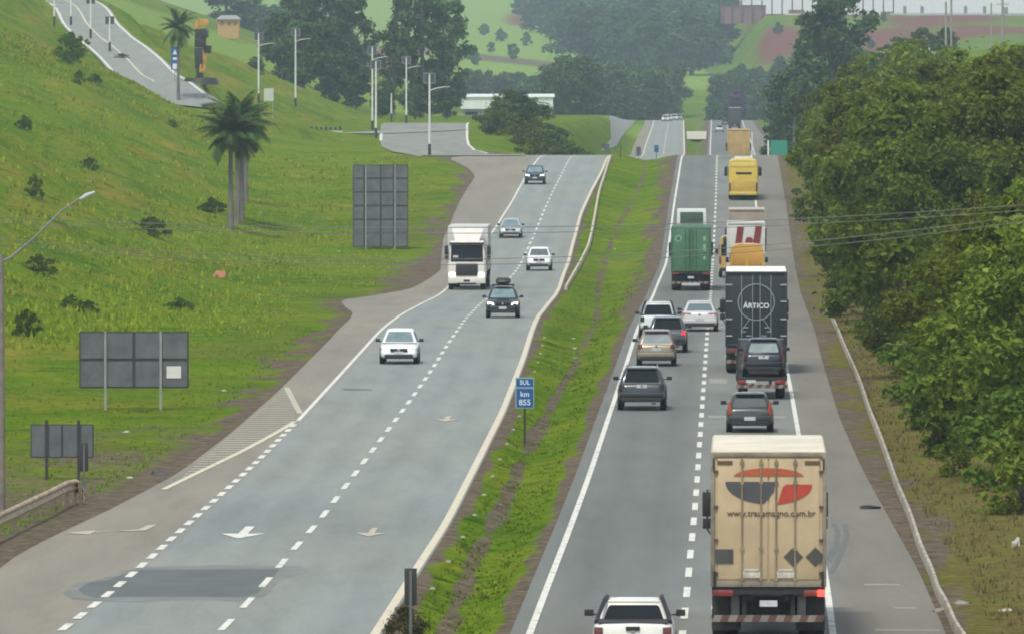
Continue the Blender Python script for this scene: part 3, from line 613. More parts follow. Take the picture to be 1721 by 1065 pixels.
def truck(name, label, loc, rz, boxlen=8.0, W=2.6, zf=1.22, H=4.25, col=None, roof=None, doors='bars', cab=None, cabH=3.0, axles=2, group=None, under=True, cabw=2.45, flaps=M_DARK, lit=False, plate_x=0.0, cat='truck', mirror=True, rimc=M_RIM, defl=True):
    t = thing(name, label, cat, loc, rz, group); hw = W/2
    mb = MB(); mb.box((0, boxlen/2, (zf+H)/2), (W, boxlen, H-zf))
    mb.build('cargo_box', col, t, bevel=.035)
    mb = MB(); mb.box((0, boxlen/2, H+.012), (W-.08, boxlen-.08, .03)); mb.build('box_roof', roof or col, t, bevel=.01)
    mb = MB(); e = .09
    mb.box((-hw+e/2, -.02, (zf+H)/2), (e, .06, H-zf)); mb.box((hw-e/2, -.02, (zf+H)/2), (e, .06, H-zf)); mb.box((0, -.021, H-.05), (W-2*e, .06, .10)); mb.box((0, -.021, zf+.06), (W-2*e, .06, .12))
    mb.build('door_frame', mat('frame_'+name, (.24, .21, .16), .6, .2, var=.35, scale=2) if doors == 'tan' else col, t, bevel=.01)
    # chassis, axles, flaps, rear bar
    mb = MB()
    for s in (-1, 1): mb.box((s*.42, boxlen/2+.4, zf-.18), (.10, boxlen+.6, .26))
    for k in range(5): mb.box((0, .25+k*boxlen/5, zf-.1), (W-.3, .10, .10))
    mb.box((0, .05, zf-.09), (W-.06, .12, .16)); mb.box((0, .95, .80), (1.0, .5, .62)); mb.box((0, 1.5, .5), (W-.9, .2, .22)); mb.box((0, 3.9, .75), (1.5, 1.6, .6)); mb.build('chassis', M_DARK, t)  # dark blocks around the axle are added to stand for underside shade
    for a in range(axles):
        for s in (-1, 1):
            wheel(t, s*(hw-.33), 1.5+a*1.25, .51, .58, rimc)
    for s in (-1, 1):
        mb = MB(); mb.box((s*(hw-.36), .52, .62), (.66, .03, .80)); mb.build('mud_flap', flaps, t, bevel=.008)
        mb = MB(); mb.box((s*(hw-.28), .02, zf-.14), (.46, .08, .15)); mb.build('tail_light', M_RED, t, bevel=.02)
    if under:
        mb = MB(); nseg = 14
        for k in range(nseg):
            x0 = -hw+.06+k*(W-.12)/nseg; x1 = x0+(W-.12)/nseg; sk = .06
            mb.loft([[(x0-sk*.5, .10, .44), (x1-sk*.5, .10, .44), (x1+sk*.5, .10, .59), (x0+sk*.5, .10, .59)], [(x0-sk*.5, .16, .44), (x1-sk*.5, .16, .44), (x1+sk*.5, .16, .59), (x0+sk*.5, .16, .59)]], k % 2)
        for s in (-1, 1): mb.box((s*.55, .20, .80), (.10, .08, .62), 2)
        mb.build('rear_bar', [M_STRW, M_STRR, M_DARK], t)
        mb = MB(); mb.box((plate_x, .04, .86), (.40, .02, .14)); mb.build('number_plate', M_PLATE, t)
    # cab ahead of the box
    cw = cabw/2; y0 = boxlen+.25; cl = 2.0; cm = cab or col
    mb = MB()
    def rr(hx, a, b, z, cc=.12): return oct_ring(hx, a, b, z, cc)
    mb.loft([rr(cw*.98, y0, y0+cl, .72), rr(cw, y0, y0+cl+.05, 1.1), rr(cw, y0, y0+cl+.02, 1.75), rr(cw*.95, y0, y0+cl-.22, cabH-.25), rr(cw*.86, y0+.08, y0+cl-.42, cabH)]); mb.build('cab', cm, t, 35)
    pane(t, 'windshield', (-cw+.13, y0+cl+.02, 1.78), (cw-.13, y0+cl+.02, 1.78), (-cw*.95+.12, y0+cl-.22, cabH-.25), (cw*.95-.12, y0+cl-.22, cabH-.25), M_GLASS, (0, 1, .2), .02, .03, .02)
    for s in (-1, 1):
        pane(t, 'side_window', (s*cw, y0+.8, 1.75), (s*cw, y0+cl-.2, 1.75), (s*cw*.955, y0+.8, cabH-.3), (s*cw*.955, y0+cl-.4, cabH-.3), M_GLASS, (s, 0, 0), .04, .06)
        wheel(t, s*(cw-.2), y0+cl-.75, .51, .32, rimc)
        hl = MB(); hl.box((s*(cw-.28), y0+cl+.06, .98), (.40, .08, .24)); hl.build('headlight', M_LIT if lit else M_LAMP, t, bevel=.04)
        if mirror:
            m2 = MB(); mz = 2.55; mx = hw+(.12 if s < 0 else .02); m2.box((s*mx, y0+cl-.05, mz), (.24, .14, .58)); m2.box((s*mx, y0+cl-.05, mz-.46), (.22, .14, .24)); m2.tube([(s*cw*.9, y0+cl-.25, mz+.34), (s*mx, y0+cl-.05, mz+.34), (s*mx, y0+cl-.05, mz-.6), (s*cw*.98, y0+cl-.2, mz-.9)], .025, 6); m2.build('mirror', M_BLACK, t, bevel=.03)
    mb = MB(); mb.box((0, y0+cl+.06, 1.30), (1.42, .08, .78)); mb.build('grille', M_BLACK, t, bevel=.06)
    mb = MB(); mb.box((0, y0+cl+.05, .62), (cabw*.98, .24, .42)); mb.build('bumper', cm, t, bevel=.07)
    mb = MB(); mb.box((0, y0+cl+.18, .60), (.40, .02, .13)); mb.box((0, y0+cl+.17, .40), (1.2, .05, .12)); mb.build('lower_trim', M_BLACK, t)
    mb = MB(); mb.box((0, y0+cl-.10, cabH-.16), (cabw*.92, .24, .12)); mb.build('sun_visor', M_BLACK, t, bevel=.03)
    if defl:
        mb = MB(); mb.loft([[(-.78, y0+cl-.62, cabH), (.78, y0+cl-.62, cabH), (.70, y0+.1, cabH), (-.70, y0+.1, cabH)], [(-1.0, y0+.35, H-.25), (1.0, y0+.35, H-.25), (1.0, y0+.1, H-.1), (-1.0, y0+.1, H-.1)]]); mb.build('wind_deflector', cm, t, bevel=.03)
    return t
def vpos(px, py):
    x, d = gpt(px, py); return (x, d, float(zr(d))+.01), d
def head(fn, d, away=True):
    a = -math.atan((float(fn(d+10))-float(fn(d-10)))/20); return a if away else a+math.pi

# --- northbound: seen from behind
M_TAN = mat('tan_truck_box', (.47, .36, .215), .55, var=.16, scale=1.1)
M_TANROOF = mat('pale_box_roof', (.62, .57, .44), .6, var=.2, scale=.6)
p, d = vpos(1291.5, 1078)
t = truck('box_truck', 'tan box truck with orange and grey emblem and lettered rear doors', p, head(DL, d), 8.4, 2.62, 1.24, 4.28, M_TAN, M_TANROOF, 'tan', mat('white_cab', (.6, .6, .56), .4), 2.9)
M_ROD = mat('lock_rod', (.30, .24, .15), .5, .3, var=.4, scale=2); M_LOGO1 = mat('emblem_orange', (.40, .085, .03), .5, var=.15); M_LOGO2 = mat('emblem_red', (.42, .045, .025), .5, var=.15)
M_LOGO3 = mat('emblem_grey', (.065, .066, .072), .5, var=.2); M_TXT = mat('brown_lettering', (.11, .065, .03), .6, var=.3, scale=8); M_SLATE = mat('dark_placard', (.062, .060, .052), .6, var=.25)
for s in (-1, 1):
    mb = MB(); mb.box((s*.585, -.012, 2.78), (1.135, .034, 2.74)); dr = mb.build('cargo_door', M_TAN, t, bevel=.015)
    mb = MB()
    for x in (s*.17, s*.60):
        mb.tube([(x, -.055, 1.30), (x, -.055, 4.14)], .020, 8)
        for z in (1.42, 2.1, 2.9, 3.6, 4.05): mb.box((x, -.045, z), (.09, .05, .07))
    mb.build('lock_rod', M_ROD, dr, 50)
    for z in (1.55, 2.3, 3.05, 3.85): mb = MB(); mb.box((s*1.19, -.045, z), (.10, .04, .06)); mb.build('hinge', mat('rusty_hinge', (.12, .07, .035), .7, var=.4), dr, bevel=.01)
    mb = MB(); mb.box((s*.38, -.06, 1.62), (.34, .03, .05)); mb.box((s*.38, -.05, 1.52), (.46, .02, .16), 0); mb.build('door_latch', mat('pale_latch_plate', (.50, .46, .38), .5, var=.4, scale=4), dr, bevel=.008)
    mb = MB(); mb.box((s*.99, -.04, 4.05), (.34, .015, .085)); mb.build('lettering_strip', M_TXT, dr)
    mb = MB(); mb.box((s*1.245, -.06, 4.02), (.03, .03, .26)); mb.build('corner_marker', M_DARK, t)
    mb = MB(); mb.box((s*1.22, -.06, 1.42), (.06, .05, .34)); mb.build('corner_post', M_DARK, t)
def arc(cx, cz, rx, rz, a0, a1, n=16): return [(cx+rx*math.cos(R(a0+(a1-a0)*k/n)), -.036, cz+rz*math.sin(R(a0+(a1-a0)*k/n))) for k in range(n+1)]
mb = MB(); mb.poly(arc(0, 3.72, .80, .21, 8, 172), (0, -1, 0), .008, 0)
mb.poly([(-.98, -.036, 3.62)]+[(.98*math.cos(R(a))*1.0, -.036, 3.62+.50*math.sin(R(a))) for a in range(188, 262, 6)]+[(-.10, -.036, 3.13), (.12, -.036, 3.40), (.14, -.036, 3.62)], (0, -1, 0), .008, 1)
mb.poly([(.32, -.036, 3.50), (.40, -.036, 3.56), (.98, -.036, 3.56), (.98, -.036, 3.50)]+[(.98*math.cos(R(a)), -.036, 3.54+.44*math.sin(R(a))) for a in range(-12, -74, -6)]+[(.20, -.036, 3.11)], (0, -1, 0), .008, 2)
mb.build('emblem', [M_LOGO1, M_LOGO3, M_LOGO2], t)
text_mesh('lettering', 'www.transmagno.com.br', .20, M_TXT, t, (.06, -.04, 2.90), (math.pi/2, 0, 0), .004, .98, .002)
mb = MB(); mb.box((-1.0, -.045, 1.93), (.40, .014, .32)); mb.build('placard', M_SLATE, t)
for x in (.56, 1.06):
    mb = MB(); mb.poly([(x, -.038, 1.70), (x+.22, -.038, 1.92), (x, -.038, 2.14), (x-.22, -.038, 1.92)], (0, -1, 0), .012); mb.build('placard', M_SLATE, t)
mb = MB(); mb.box((1.19, -.035, 1.10), (.17, .06, .15)); mb.build('brake_light', M_BRAKE, t, bevel=.02)
mb = MB()
for s in (-1, 1):
    mb.box((s*.75, .30, .82), (.2, .06, .66))
mb.box((0, .3, 1.08), (1.3, .06, .14)); mb.build('bar_bracket', mat('grey_bracket', (.12, .12, .11), .6, var=.3), t, bevel=.02)

p, d = vpos(1066, 1129)
car('pickup', 'white pickup with square red tail lights and black roof bars at the bottom edge', 'pickup', p, head(WL, d), 'pickup', 4.75, 1.76, 1.61, 1.15, paint('white', (.66, .65, .58)), tail='square', tail_m=M_REDB, plate_z=.62)
p, d = vpos(1260, 723)
car('hatchback', 'dark grey hatchback with tall orange tail lights behind the tow truck', 'car', p, head(DL, d), 'hatch', 3.8, 1.66, 1.40, .90, paint('dark_grey_green', (.040, .046, .042), .3), rear=mat('tinted_glass', (.035, .045, .043), .08, spec=.8), tail='tall', tail_m=mat('tail_lens_orange', (.30, .05, .03), .3), plate_z=.50)
# flatbed tow truck
p, d = vpos(1280, 671); TOWP, TOWD = p, d; rz = head(DL, d)
t = thing('tow_truck', 'low flatbed tow truck with striped rear bar carrying a dark hatchback', 'tow truck', p, rz)
mb = MB(); mb.box((0, 2.7, .78), (2.0, 5.4, .14)); mb.box((-.97, 2.7, .88), (.06, 5.4, .10)); mb.box((.97, 2.7, .88), (.06, 5.4, .10)); mb.build('flatbed', M_DARK, t, bevel=.02)
mb = MB(); mb.box((-.35, 3, .6), (.1, 6, .2)); mb.box((.35, 3, .6), (.1, 6, .2)); mb.build('chassis', M_DARK, t)
mb = MB()
for k in range(12):
    x0 = -1.0+k*2/12; mb.loft([[(x0-.03, -.06, .44), (x0+2/12-.03, -.06, .44), (x0+2/12+.03, -.06, .58), (x0+.03, -.06, .58)], [(x0-.03, -.01, .44), (x0+2/12-.03, -.01, .44), (x0+2/12+.03, -.01, .58), (x0+.03, -.01, .58)]], k % 2)
mb.build('rear_bar', [M_STRW, M_STRR], t)
for s in (-1, 1):
    mb = MB(); mb.box((s*.72, -.03, .68), (.42, .05, .15)); mb.build('tail_light', M_RED, t, bevel=.02)
    wheel(t, s*.72, 1.3, .38, .36); wheel(t, s*.8, 6.2, .38, .24)
mb = MB(); mb.box((-.42, -.05, .70), (.38, .02, .12)); mb.build('number_plate', M_PLATE, t)
mb = MB(); mb.loft([oct_ring(.98, 5.5, 7.3, .55, .1), oct_ring(1.0, 5.5, 7.4, 1.3, .1), oct_ring(.9, 5.6, 7.0, 2.15, .1)]); mb.build('cab', paint('tow_dark', (.03, .03, .035)), t, 35)
pane(t, 'windshield', (-.85, 7.4, 1.32), (.85, 7.4, 1.32), (-.8, 7.0, 2.1), (.8, 7.0, 2.1), M_GLASS, (0, 1, .3), .03, .05)
c_, s_ = math.cos(rz), math.sin(rz)
car('hatchback', 'dark navy hatchback riding on the flatbed tow truck', 'car', (p[0]-s_*2.25+.08*c_, p[1]+c_*2.25, p[2]+.855), rz, 'hatch', 3.9, 1.64, 1.50, .94, paint('navy', (.010, .013, .022), .2), rear=M_GLASSL, tail='tall', tail_m=mat('tail_lens_dark', (.07, .015, .015), .3), plate_z=.78)
# black box truck
p, d = vpos(1271, 628)
M_BLKBOX = mat('black_truck_box', (.018, .023, .030), .5, var=.25, scale=.8)
t = truck('box_truck', 'black box truck with white ring emblem on its rear doors', p, head(DL, d), 8.5, 2.62, 1.15, 4.30, M_BLKBOX, mat('white_box_roof', (.8, .78, .70), .5, var=.1), 'plain', paint('cab_black', (.03, .03, .035)), 2.9, plate_x=-.7)
M_WMARK = mat('white_marking', (.40, .42, .42), .6, var=.2); M_RING = mat('grey_ring', (.22, .25, .26), .6)
mb = MB(); n_ = 40
for k in range(n_):
    a0, a1 = 2*math.pi*k/n_, 2*math.pi*(k+1)/n_; P = lambda r_, a: (r_*math.cos(a), -.052, 3.02+r_*math.sin(a)); mb.poly([P(.74, a0), P(.785, a0), P(.785, a1), P(.74, a1)], (0, -1, 0), .008)
mb.build('emblem_ring', M_RING, t); text_mesh('lettering', 'ÁRTICO', .30, mat('white_lettering', (.66, .68, .68), .5), t, (0, -.054, 2.86), (math.pi/2, 0, 0), .004, 1.0, .008)
mb = MB()
for s in (-1, 1):
    for z in (1.6, 2.3, 3.05, 3.75): mb.box((s*1.15, -.056, z), (.26, .012, .05))
    for x in (.16, .62): mb.box((s*x, -.045, 2.7), (.03, .035, 2.9), 1)
    for z, x in ((1.78, .55), (1.60, .32), (1.95, .45)): mb.box((s*x, -.07, z), (.22, .02, .05), 1)
    mb.tube([(s*.28, -.06, 2.30), (s*.62, -.06, 1.82)], .018, 6, 1)
mb.build('door_marking', [M_WMARK, M_ROD if 0 else M_RING], t)
mb = MB(); mb.box((0, -.058, 2.75), (.02, .02, 3.0)); mb.build('door_seam', M_BLACK, t)
for args in (((-.98, 1.0), 'a'),):
    for q in (-.95, .95): mb = MB(); mb.box((q, .0, .98), (.52, .08, .22)); mb.build('lamp_cluster', M_REDB, t, bevel=.03)

p, d = vpos(1079.5, 686)
car('suv', 'dark grey sport utility car with number plate on tailgate beside the white line', 'car', p, head(WL, d), 'suv', 4.4, 1.82, 1.62, 1.04, paint('graphite', (.022, .028, .034), .05), tail='corner', tail_m=mat('tail_lens_smoked', (.03, .02, .022), .3), rails=M_RIM, plate_z=.92)
p, d = vpos(1103.5, 613)
car('hatchback', 'beige hatchback with pale rear window between dark cars', 'car', p, head(WL, d), 'hatch', 3.8, 1.70, 1.56, .98, paint('beige', (.26, .225, .165), .2), rear=M_GLASSL, tail='corner', tail_m=M_REDB, plate=True, plate_z=.74)
p, d = vpos(1122, 590)
car('hatchback', 'dark blue grey car with bright red tail lights half hidden by beige hatchback', 'car', p, head(WL, d), 'suv', 4.2, 1.80, 1.60, 1.02, paint('blue_grey', (.045, .050, .062), .1), tail='corner', tail_m=mat('tail_lens_bright', (.55, .03, .05), .3, emit=((1, .05, .06), .25)), plate_z=.6)
p, d = vpos(1106.5, 566)
car('pickup', 'white pickup with dark rear window ahead of the blue grey car', 'pickup', p, head(WL, d), 'pickup', 4.7, 1.82, 1.70, 1.06, paint('cool_white', (.56, .60, .57)), tail='square', tail_m=mat('tail_lens_black', (.02, .016, .016), .3), plate_z=.70)
p, d = vpos(1176, 555)
car('sedan', 'silver white sedan beside the dashed line left of the black box truck', 'car', p, head(DL, d), 'sedan', 4.6, 1.80, 1.47, .95, paint('pearl', (.52, .51, .50), .1), rear=mat('sedan_glass', (.10, .14, .14), .08, spec=.8), tail='wide', tail_m=mat('tail_lens_pink', (.30, .10, .12), .3), plate_z=.62)
# green container truck
p, d = vpos(1161, 489)
M_GREEN = mat('green_container', (.050, .135, .070), .6, var=.25, scale=1.4)
t = truck('container_truck', 'truck with green shipping container and white cab top in left lane', p, head(WL, d), 9.5, 2.55, 1.25, 4.05, M_GREEN, M_GREEN, 'plain', paint('cab_white', (.62, .66, .60)), 3.4, under=True, defl=False)
mb = MB(); mb.loft([[(-1.0, 11.2, 3.3), (1.0, 11.2, 3.3), (1.0, 10.0, 3.3), (-1.0, 10.0, 3.3)], [(-.95, 10.9, 5.1), (.95, 10.9, 5.1), (.95, 10.0, 5.1), (-.95, 10.0, 5.1)]]); mb.build('cab_top', paint('cab_white', (.62, .66, .60)), t, bevel=.08)
mb = MB(); mb.box((0, 9.98, 4.5), (1.5, .04, .75)); mb.build('cab_top_recess', mat('dark_green_recess', (.05, .09, .06), .6), t, bevel=.03)
mb = MB()
for s in (-1, 1): mb.box((s*.60, -.03, 2.65), (1.12, .05, 2.6))
mb.build('cargo_door', mat('green_container_door', (.062, .165, .088), .6, var=.3, scale=2), t, bevel=.03)
mb = MB(); mb.cyl((-.80, -.06, 3.35), .22, .02, 'y', 20, 0); mb.cyl((-.80, -.072, 3.35), .13, .02, 'y', 20, 1)
for z, h_ in ((3.35, .30), (2.75, .45), (2.1, .2)): mb.box((.88, -.06, z), (.16, .012, h_), 0)
mb.build('door_marking', [mat('pale_green_mark', (.22, .36, .22), .6), M_GREEN], t)
mb = MB()
for x in (-.35, -.12, .12, .35): mb.tube([(x, -.085, 1.35), (x, -.085, 3.95)], .02, 6)
mb.build('lock_rod', mat('green_rod', (.05, .10, .05), .5), t, 50)
mb = MB(); mb.box((0, .05, .42), (1.15, .06, .16)); mb.build('rear_plate_bar', M_PLATE, t)

# yellow vans and the white truck with red bars
M_YEL = mat('yellow_paint', (.62, .34, .045), .4, var=.15, scale=1.2, coat=.3); M_YEL2 = mat('bus_yellow', (.60, .44, .06), .4, var=.18, scale=.8, coat=.3)
def van(name, label, px, d, fn_, W=2.1, H=2.7, L=5.6, col=None, dx=0, rearwin=False):
    X, _, _ = at_d(px, d); t = thing(name, label, 'van', (X, d, float(zr(d))+.01), head(fn_, d)); hw = W/2; B = 0
    mb = MB(); mb.loft([[(a, y, z) for a, z in [(-.9*hw, .45), (.9*hw, .45), (hw, .6), (hw*1.0, 1.2), (hw*.97, H*.72), (hw*.90, H-.22), (hw*.74, H-.06), (hw*.4, H), (-hw*.4, H), (-hw*.74, H-.06), (-hw*.90, H-.22), (-hw*.97, H*.72), (-hw, 1.2), (-hw, .6)]] for y in (0, .06, L-1.2)] + [[(a*.92, L, z) for a, z in [(-.9*hw, .5), (.9*hw, .5), (hw, .6), (hw, .95), (hw*.97, 1.1), (hw*.9, 1.2), (hw*.74, 1.25), (hw*.4, 1.27), (-hw*.4, 1.27), (-hw*.74, 1.25), (-hw*.9, 1.2), (-hw*.97, 1.1), (-hw, .95), (-hw, .6)]]])
    mb.build('body', col, t, 40)
    for s in (-1, 1):
        mb = MB(); mb.box((s*hw*.46, -.012, H*.66), (hw*.78, .03, H*.27)); mb.build('rear_window', M_GLASS if rearwin else mat('yellow_door_panel', (.52, .28, .05), .45), t, bevel=.03)
        mb = MB(); mb.box((s*hw*.92, -.01, 1.2), (.14, .05, .5)); mb.build('tail_light', M_RED, t, bevel=.02)
        for y in (1.1, L-1.0): wheel(t, s*(hw-.12), y, .36, .24)
        mb = MB(); mb.box((s*(hw+.16), L-1.5, 1.75), (.2, .14, .36)); mb.box((s*(hw+.04), L-1.5, 1.65), (.2, .05, .05)); mb.build('mirror', M_BLACK, t, bevel=.03)
        mb = MB(); mb.box((s*hw*.985, L-2.2, H*.66), (.05, 1.0, .55)); mb.build('side_window', M_GLASS, t, bevel=.02)
    pane(t, 'windshield', (-hw*.85, L-.3, 1.4), (hw*.85, L-.3, 1.4), (-hw*.8, L-1.1, H-.25), (hw*.8, L-1.1, H-.25), M_GLASS, (0, 1, .8), .03, .05)
    mb = MB(); mb.box((0, -.06, .55), (W*.94, .14, .22)); mb.build('bumper', M_BLACK, t, bevel=.04)
    mb = MB(); mb.box((0, -.10, .85), (.4, .02, .13)); mb.build('number_plate', M_PLATE, t); return t
van('van', 'orange yellow van with rounded roof just ahead of the black box truck', 1255.5, 541, DL, 2.25, 2.85, 5.4, M_YEL)
def truck_at(px, d): X, _, _ = at_d(px, d); return (X, d, float(zr(d))+.01)
M_WHT = mat('white_truck_box', (.56, .56, .52), .5, var=.12, scale=1.2)
t = truck('box_truck', 'white box truck with slanted dark red bars on its rear', truck_at(1253.5, 556), head(DL, 556), 5.6, 2.55, 1.1, 3.98, M_WHT, M_WHT, 'plain', paint('cab_white', (.62, .66, .60)), 2.7, axles=1)
mb = MB(); y_ = -.052
for x in (-.62, .58): mb.poly([(x-.16, y_, 2.2), (x+.28, y_, 2.2), (x+.48, y_, 3.72), (x+.06, y_, 3.72)], (0, -1, 0), .01)
mb.poly([(-.10, y_, 2.2), (.36, y_, 2.2), (.48, y_, 2.85), (.36, y_, 3.0), (.08, y_, 3.0), (-.02, y_, 2.85)], (0, -1, 0), .01); mb.build('emblem', mat('dark_red_emblem', (.20, .022, .025), .5), t)
van('van', 'pale yellow van peeking out left of the white truck', 1234, 568, DL, 2.1, 2.85, 4.8, mat('pale_yellow_paint', (.50, .34, .12), .45, var=.2), rearwin=True)
M_BRN = mat('dusty_brown_box', (.30, .25, .20), .65, var=.2, scale=1.0)
t = truck('box_truck', 'dusty brown box truck between yellow bus and white truck', truck_at(1255, 586), head(DL, 586), 7.0, 2.6, 1.2, 4.35, M_BRN, mat('pinkish_roof', (.48, .38, .29), .6), 'plain', M_YEL, 2.8)
mb = MB(); mb.box((0, -.058, 3.35), (2.3, .02, .06)); mb.box((0, -.058, 2.6), (2.4, .02, .18), 1); mb.build('door_marking', [M_ROD, M_WMARK], t)
# yellow bus
def bus(name, label, px, d, W=2.55, H=3.55, L=12.0, col=None):
    t = thing(name, label, 'bus', truck_at(px, d), head(DL, d)); hw = W/2
    prof = [(-.94*hw, .42), (.94*hw, .42), (hw, .7), (hw, 1.6), (hw*.985, H*.78), (hw*.93, H-.22), (hw*.80, H-.05), (hw*.4, H), (-hw*.4, H), (-hw*.80, H-.05), (-hw*.93, H-.22), (-hw*.985, H*.78), (-hw, 1.6), (-hw, .7)]
    mb = MB(); mb.loft([[(a*k, y, (z-1.8)*k2+1.8) for a, z in prof] for y, k, k2 in ((0, .95, .96), (.10, .99, .99), (.3, 1, 1), (L-.3, 1, 1), (L, .95, .95))]); mb.build('body', col, t, 45)
    mb = MB(); mb.box((0, L*.45, H+.06), (1.5, 3.2, .20)); mb.build('roof_unit', mat('bus_roof_white', (.62, .60, .42), .5), t, bevel=.06)
    mb = MB(); mb.box((0, -.01, H*.86), (hw*1.7, .05, .34)); mb.build('rear_panel', mat('bus_yellow_light', (.62, .48, .12), .4), t, bevel=.05)
    mb = MB(); mb.box((.05, -.02, H*.66), (1.35, .05, .16)); mb.build('rear_window', M_GLASS, t, bevel=.04)
    mb = MB(); mb.box((0, -.02, 1.25), (2.0, .05, .9)); mb.build('engine_cover', mat('bus_ochre', (.47, .33, .05), .5, var=.2), t, bevel=.05)
    mb = MB(); mb.box((0, -.05, .62), (2.25, .16, .30)); mb.build('bumper', col, t, bevel=.05)
    for s in (-1, 1):
        mb = MB(); mb.box((s*hw*.90, -.01, 1.15), (.16, .08, .75)); mb.build('tail_light', M_REDB if 0 else mat('tail_lens_brown', (.10, .03, .02), .4), t, bevel=.03)
        for y in (2.8, L-2.6): wheel(t, s*(hw-.18), y, .5, .3)
        mb = MB(); mb.box((s*(hw-.005), L/2, H*.68), (.05, L*.86, .85)); mb.build('side_window', M_GLASS, t)
        mb = MB(); mb.box((s*(hw+.22), L-.2, 2.35), (.28, .18, .8)); mb.box((s*hw, L-.2, 2.8), (.4, .06, .06)); mb.build('mirror', M_BLACK, t, bevel=.04)
    pane(t, 'windshield', (-hw*.9, L+.0, 1.5), (hw*.9, L, 1.5), (-hw*.9, L, H-.4), (hw*.9, L, H-.4), M_GLASS, (0, 1, 0), .02, .03)
    mb = MB(); mb.box((0, -.14, .62), (.4, .02, .13)); mb.build('number_plate', M_PLATE, t); return t
bus('coach', 'yellow coach seen from behind near the top of the rise', 1249, 718, col=M_YEL2)
# beyond the rise
M_TARP = mat('ochre_tarp', (.40, .27, .10), .7, var=.25, scale=1)
t = truck('tarp_truck', 'truck with ochre tarpaulin rear just beyond the crest', truck_at(1241, 965), head(DL, 965), 9, 2.6, 1.2, 4.5, M_TARP, mat('tarp_roof', (.45, .36, .20), .7), 'plain', paint('cab_white', (.62, .66, .60)), 2.9)
t = truck('box_truck', 'small distant dark box truck in right lane beyond the crest', truck_at(1234.5, 1720), head(DL, 1720), 9, 2.6, 1.2, 4.4, mat('charcoal_box', (.035, .035, .04), .6), mat('pale_roof2', (.6, .58, .5), .6), 'plain', paint('cab_white', (.62, .66, .60)), 2.9)
def far_car(label, px, d, fn_, away, kind, col, **kw): return car('distant_car', label, 'car', truck_at(px, d), head(fn_, d, away), kind, col=col, **kw)
far_car('small distant silver car left of the dark box truck beyond the crest', 1209, 1640, WL, True, 'hatch', paint('silver', (.4, .42, .43), .5))
far_car('distant dark car close behind the lane of the dark box truck', 1219, 1790, DL, True, 'hatch', paint('graphite', (.022, .028, .034), .05))
for k, (px, c_) in enumerate(((1118, (.62, .62, .6)), (1123, (.5, .5, .5)), (1133, (.62, .62, .6)), (1140, (.3, .3, .3)))):
    o = far_car(['distant white car leading the tiny cars on the far rise', 'tiny pale grey car beside the white one on far rise', 'tiny white car between grey cars on far rise', 'tiny dark grey car nearest the median on far rise'][k], px, 1870+k*12, CL, False, 'hatch', paint('far%d' % k, c_))
    o['group'] = 'tiny cars at the top of the second rise'

# --- southbound: seen from the front
M_WSL = mat('windshield_painted_sky', (.17, .25, .26), .1, var=.35, scale=1.2, spec=.8)  # sky reflection is painted into the glass colour
p, d = vpos(671, 612); rz = head(CL, d, False); 
def front(px, py, yoff, *a, **k):      # py is where the front wheels stand; the centre lies behind them
    x, d = gpt(px, py); rz = head(CL, d, False); L_ = k.get('L', 3.95); sl_ = (float(CL(d+5))-float(CL(d-5)))/10; dd = d+L_/2-.78
    return car(a[0], a[1], a[2], (x+sl_*(dd-d), dd, float(zr(dd))+.01), rz, *a[3:], **k)
front(671, 611, 0, 'hatchback', 'white hatchback with dark mirrors and split grille heading this way', 'car', 'hatch', L=3.85, W=1.68, H=1.48, col=paint('bright_white', (.74, .76, .73)), front=M_WSL, mir=M_BLACK)
front(845, 534, 0, 'suv', 'dark sport utility car with black roof box heading this way', 'car', 'suv', L=4.2, W=1.76, H=1.62, col=paint('black_brown', (.022, .022, .024), .3), front=M_WSL, roofbox=True, lit=True)
front(906, 455, 0, 'suv', 'white crossover with black lower bumper near the yellow line', 'car', 'suv', L=4.3, W=1.78, H=1.62, col=paint('bright_white', (.74, .76, .73)), front=mat('windshield_dark', (.10, .12, .12), .1, var=.3))
front(858, 400, 0, 'sedan', 'pale silver sedan driving behind the white truck', 'car', 'sedan', L=4.3, W=1.72, H=1.48, col=paint('pale_silver', (.44, .50, .49), .3), front=M_WSL)
front(899, 310, 0, 'suv', 'dark teal sport utility car with lit headlights near the crest', 'car', 'suv', L=4.4, W=1.82, H=1.68, col=paint('teal', (.028, .060, .066), .3), front=M_WSL, lit=True)
x, d = gpt(785, 487); rz = head(CL, d, False); sl_ = (float(CL(d+5))-float(CL(d-5)))/10; dd = d+7.6+.25+1.25
M_CABW = mat('cream_white_cab', (.66, .63, .57), .4, var=.12, scale=1, coat=.3)
t = truck('box_truck', 'cream white box truck with black grille and mirrors heading this way', (x+sl_*9, dd, float(zr(d))+.01), rz, 7.6, 2.6, 1.2, 4.05, mat('pale_box', (.52, .53, .50), .5), mat('pale_box', (.52, .53, .50), .5), 'plain', M_CABW, 3.15, lit=True)
mb = MB(); mb.box((-.70 if 0 else .72, 7.85+1.96, 2.12), (.34, .02, .20)); mb.build('windshield_sticker', M_PLATE, t)
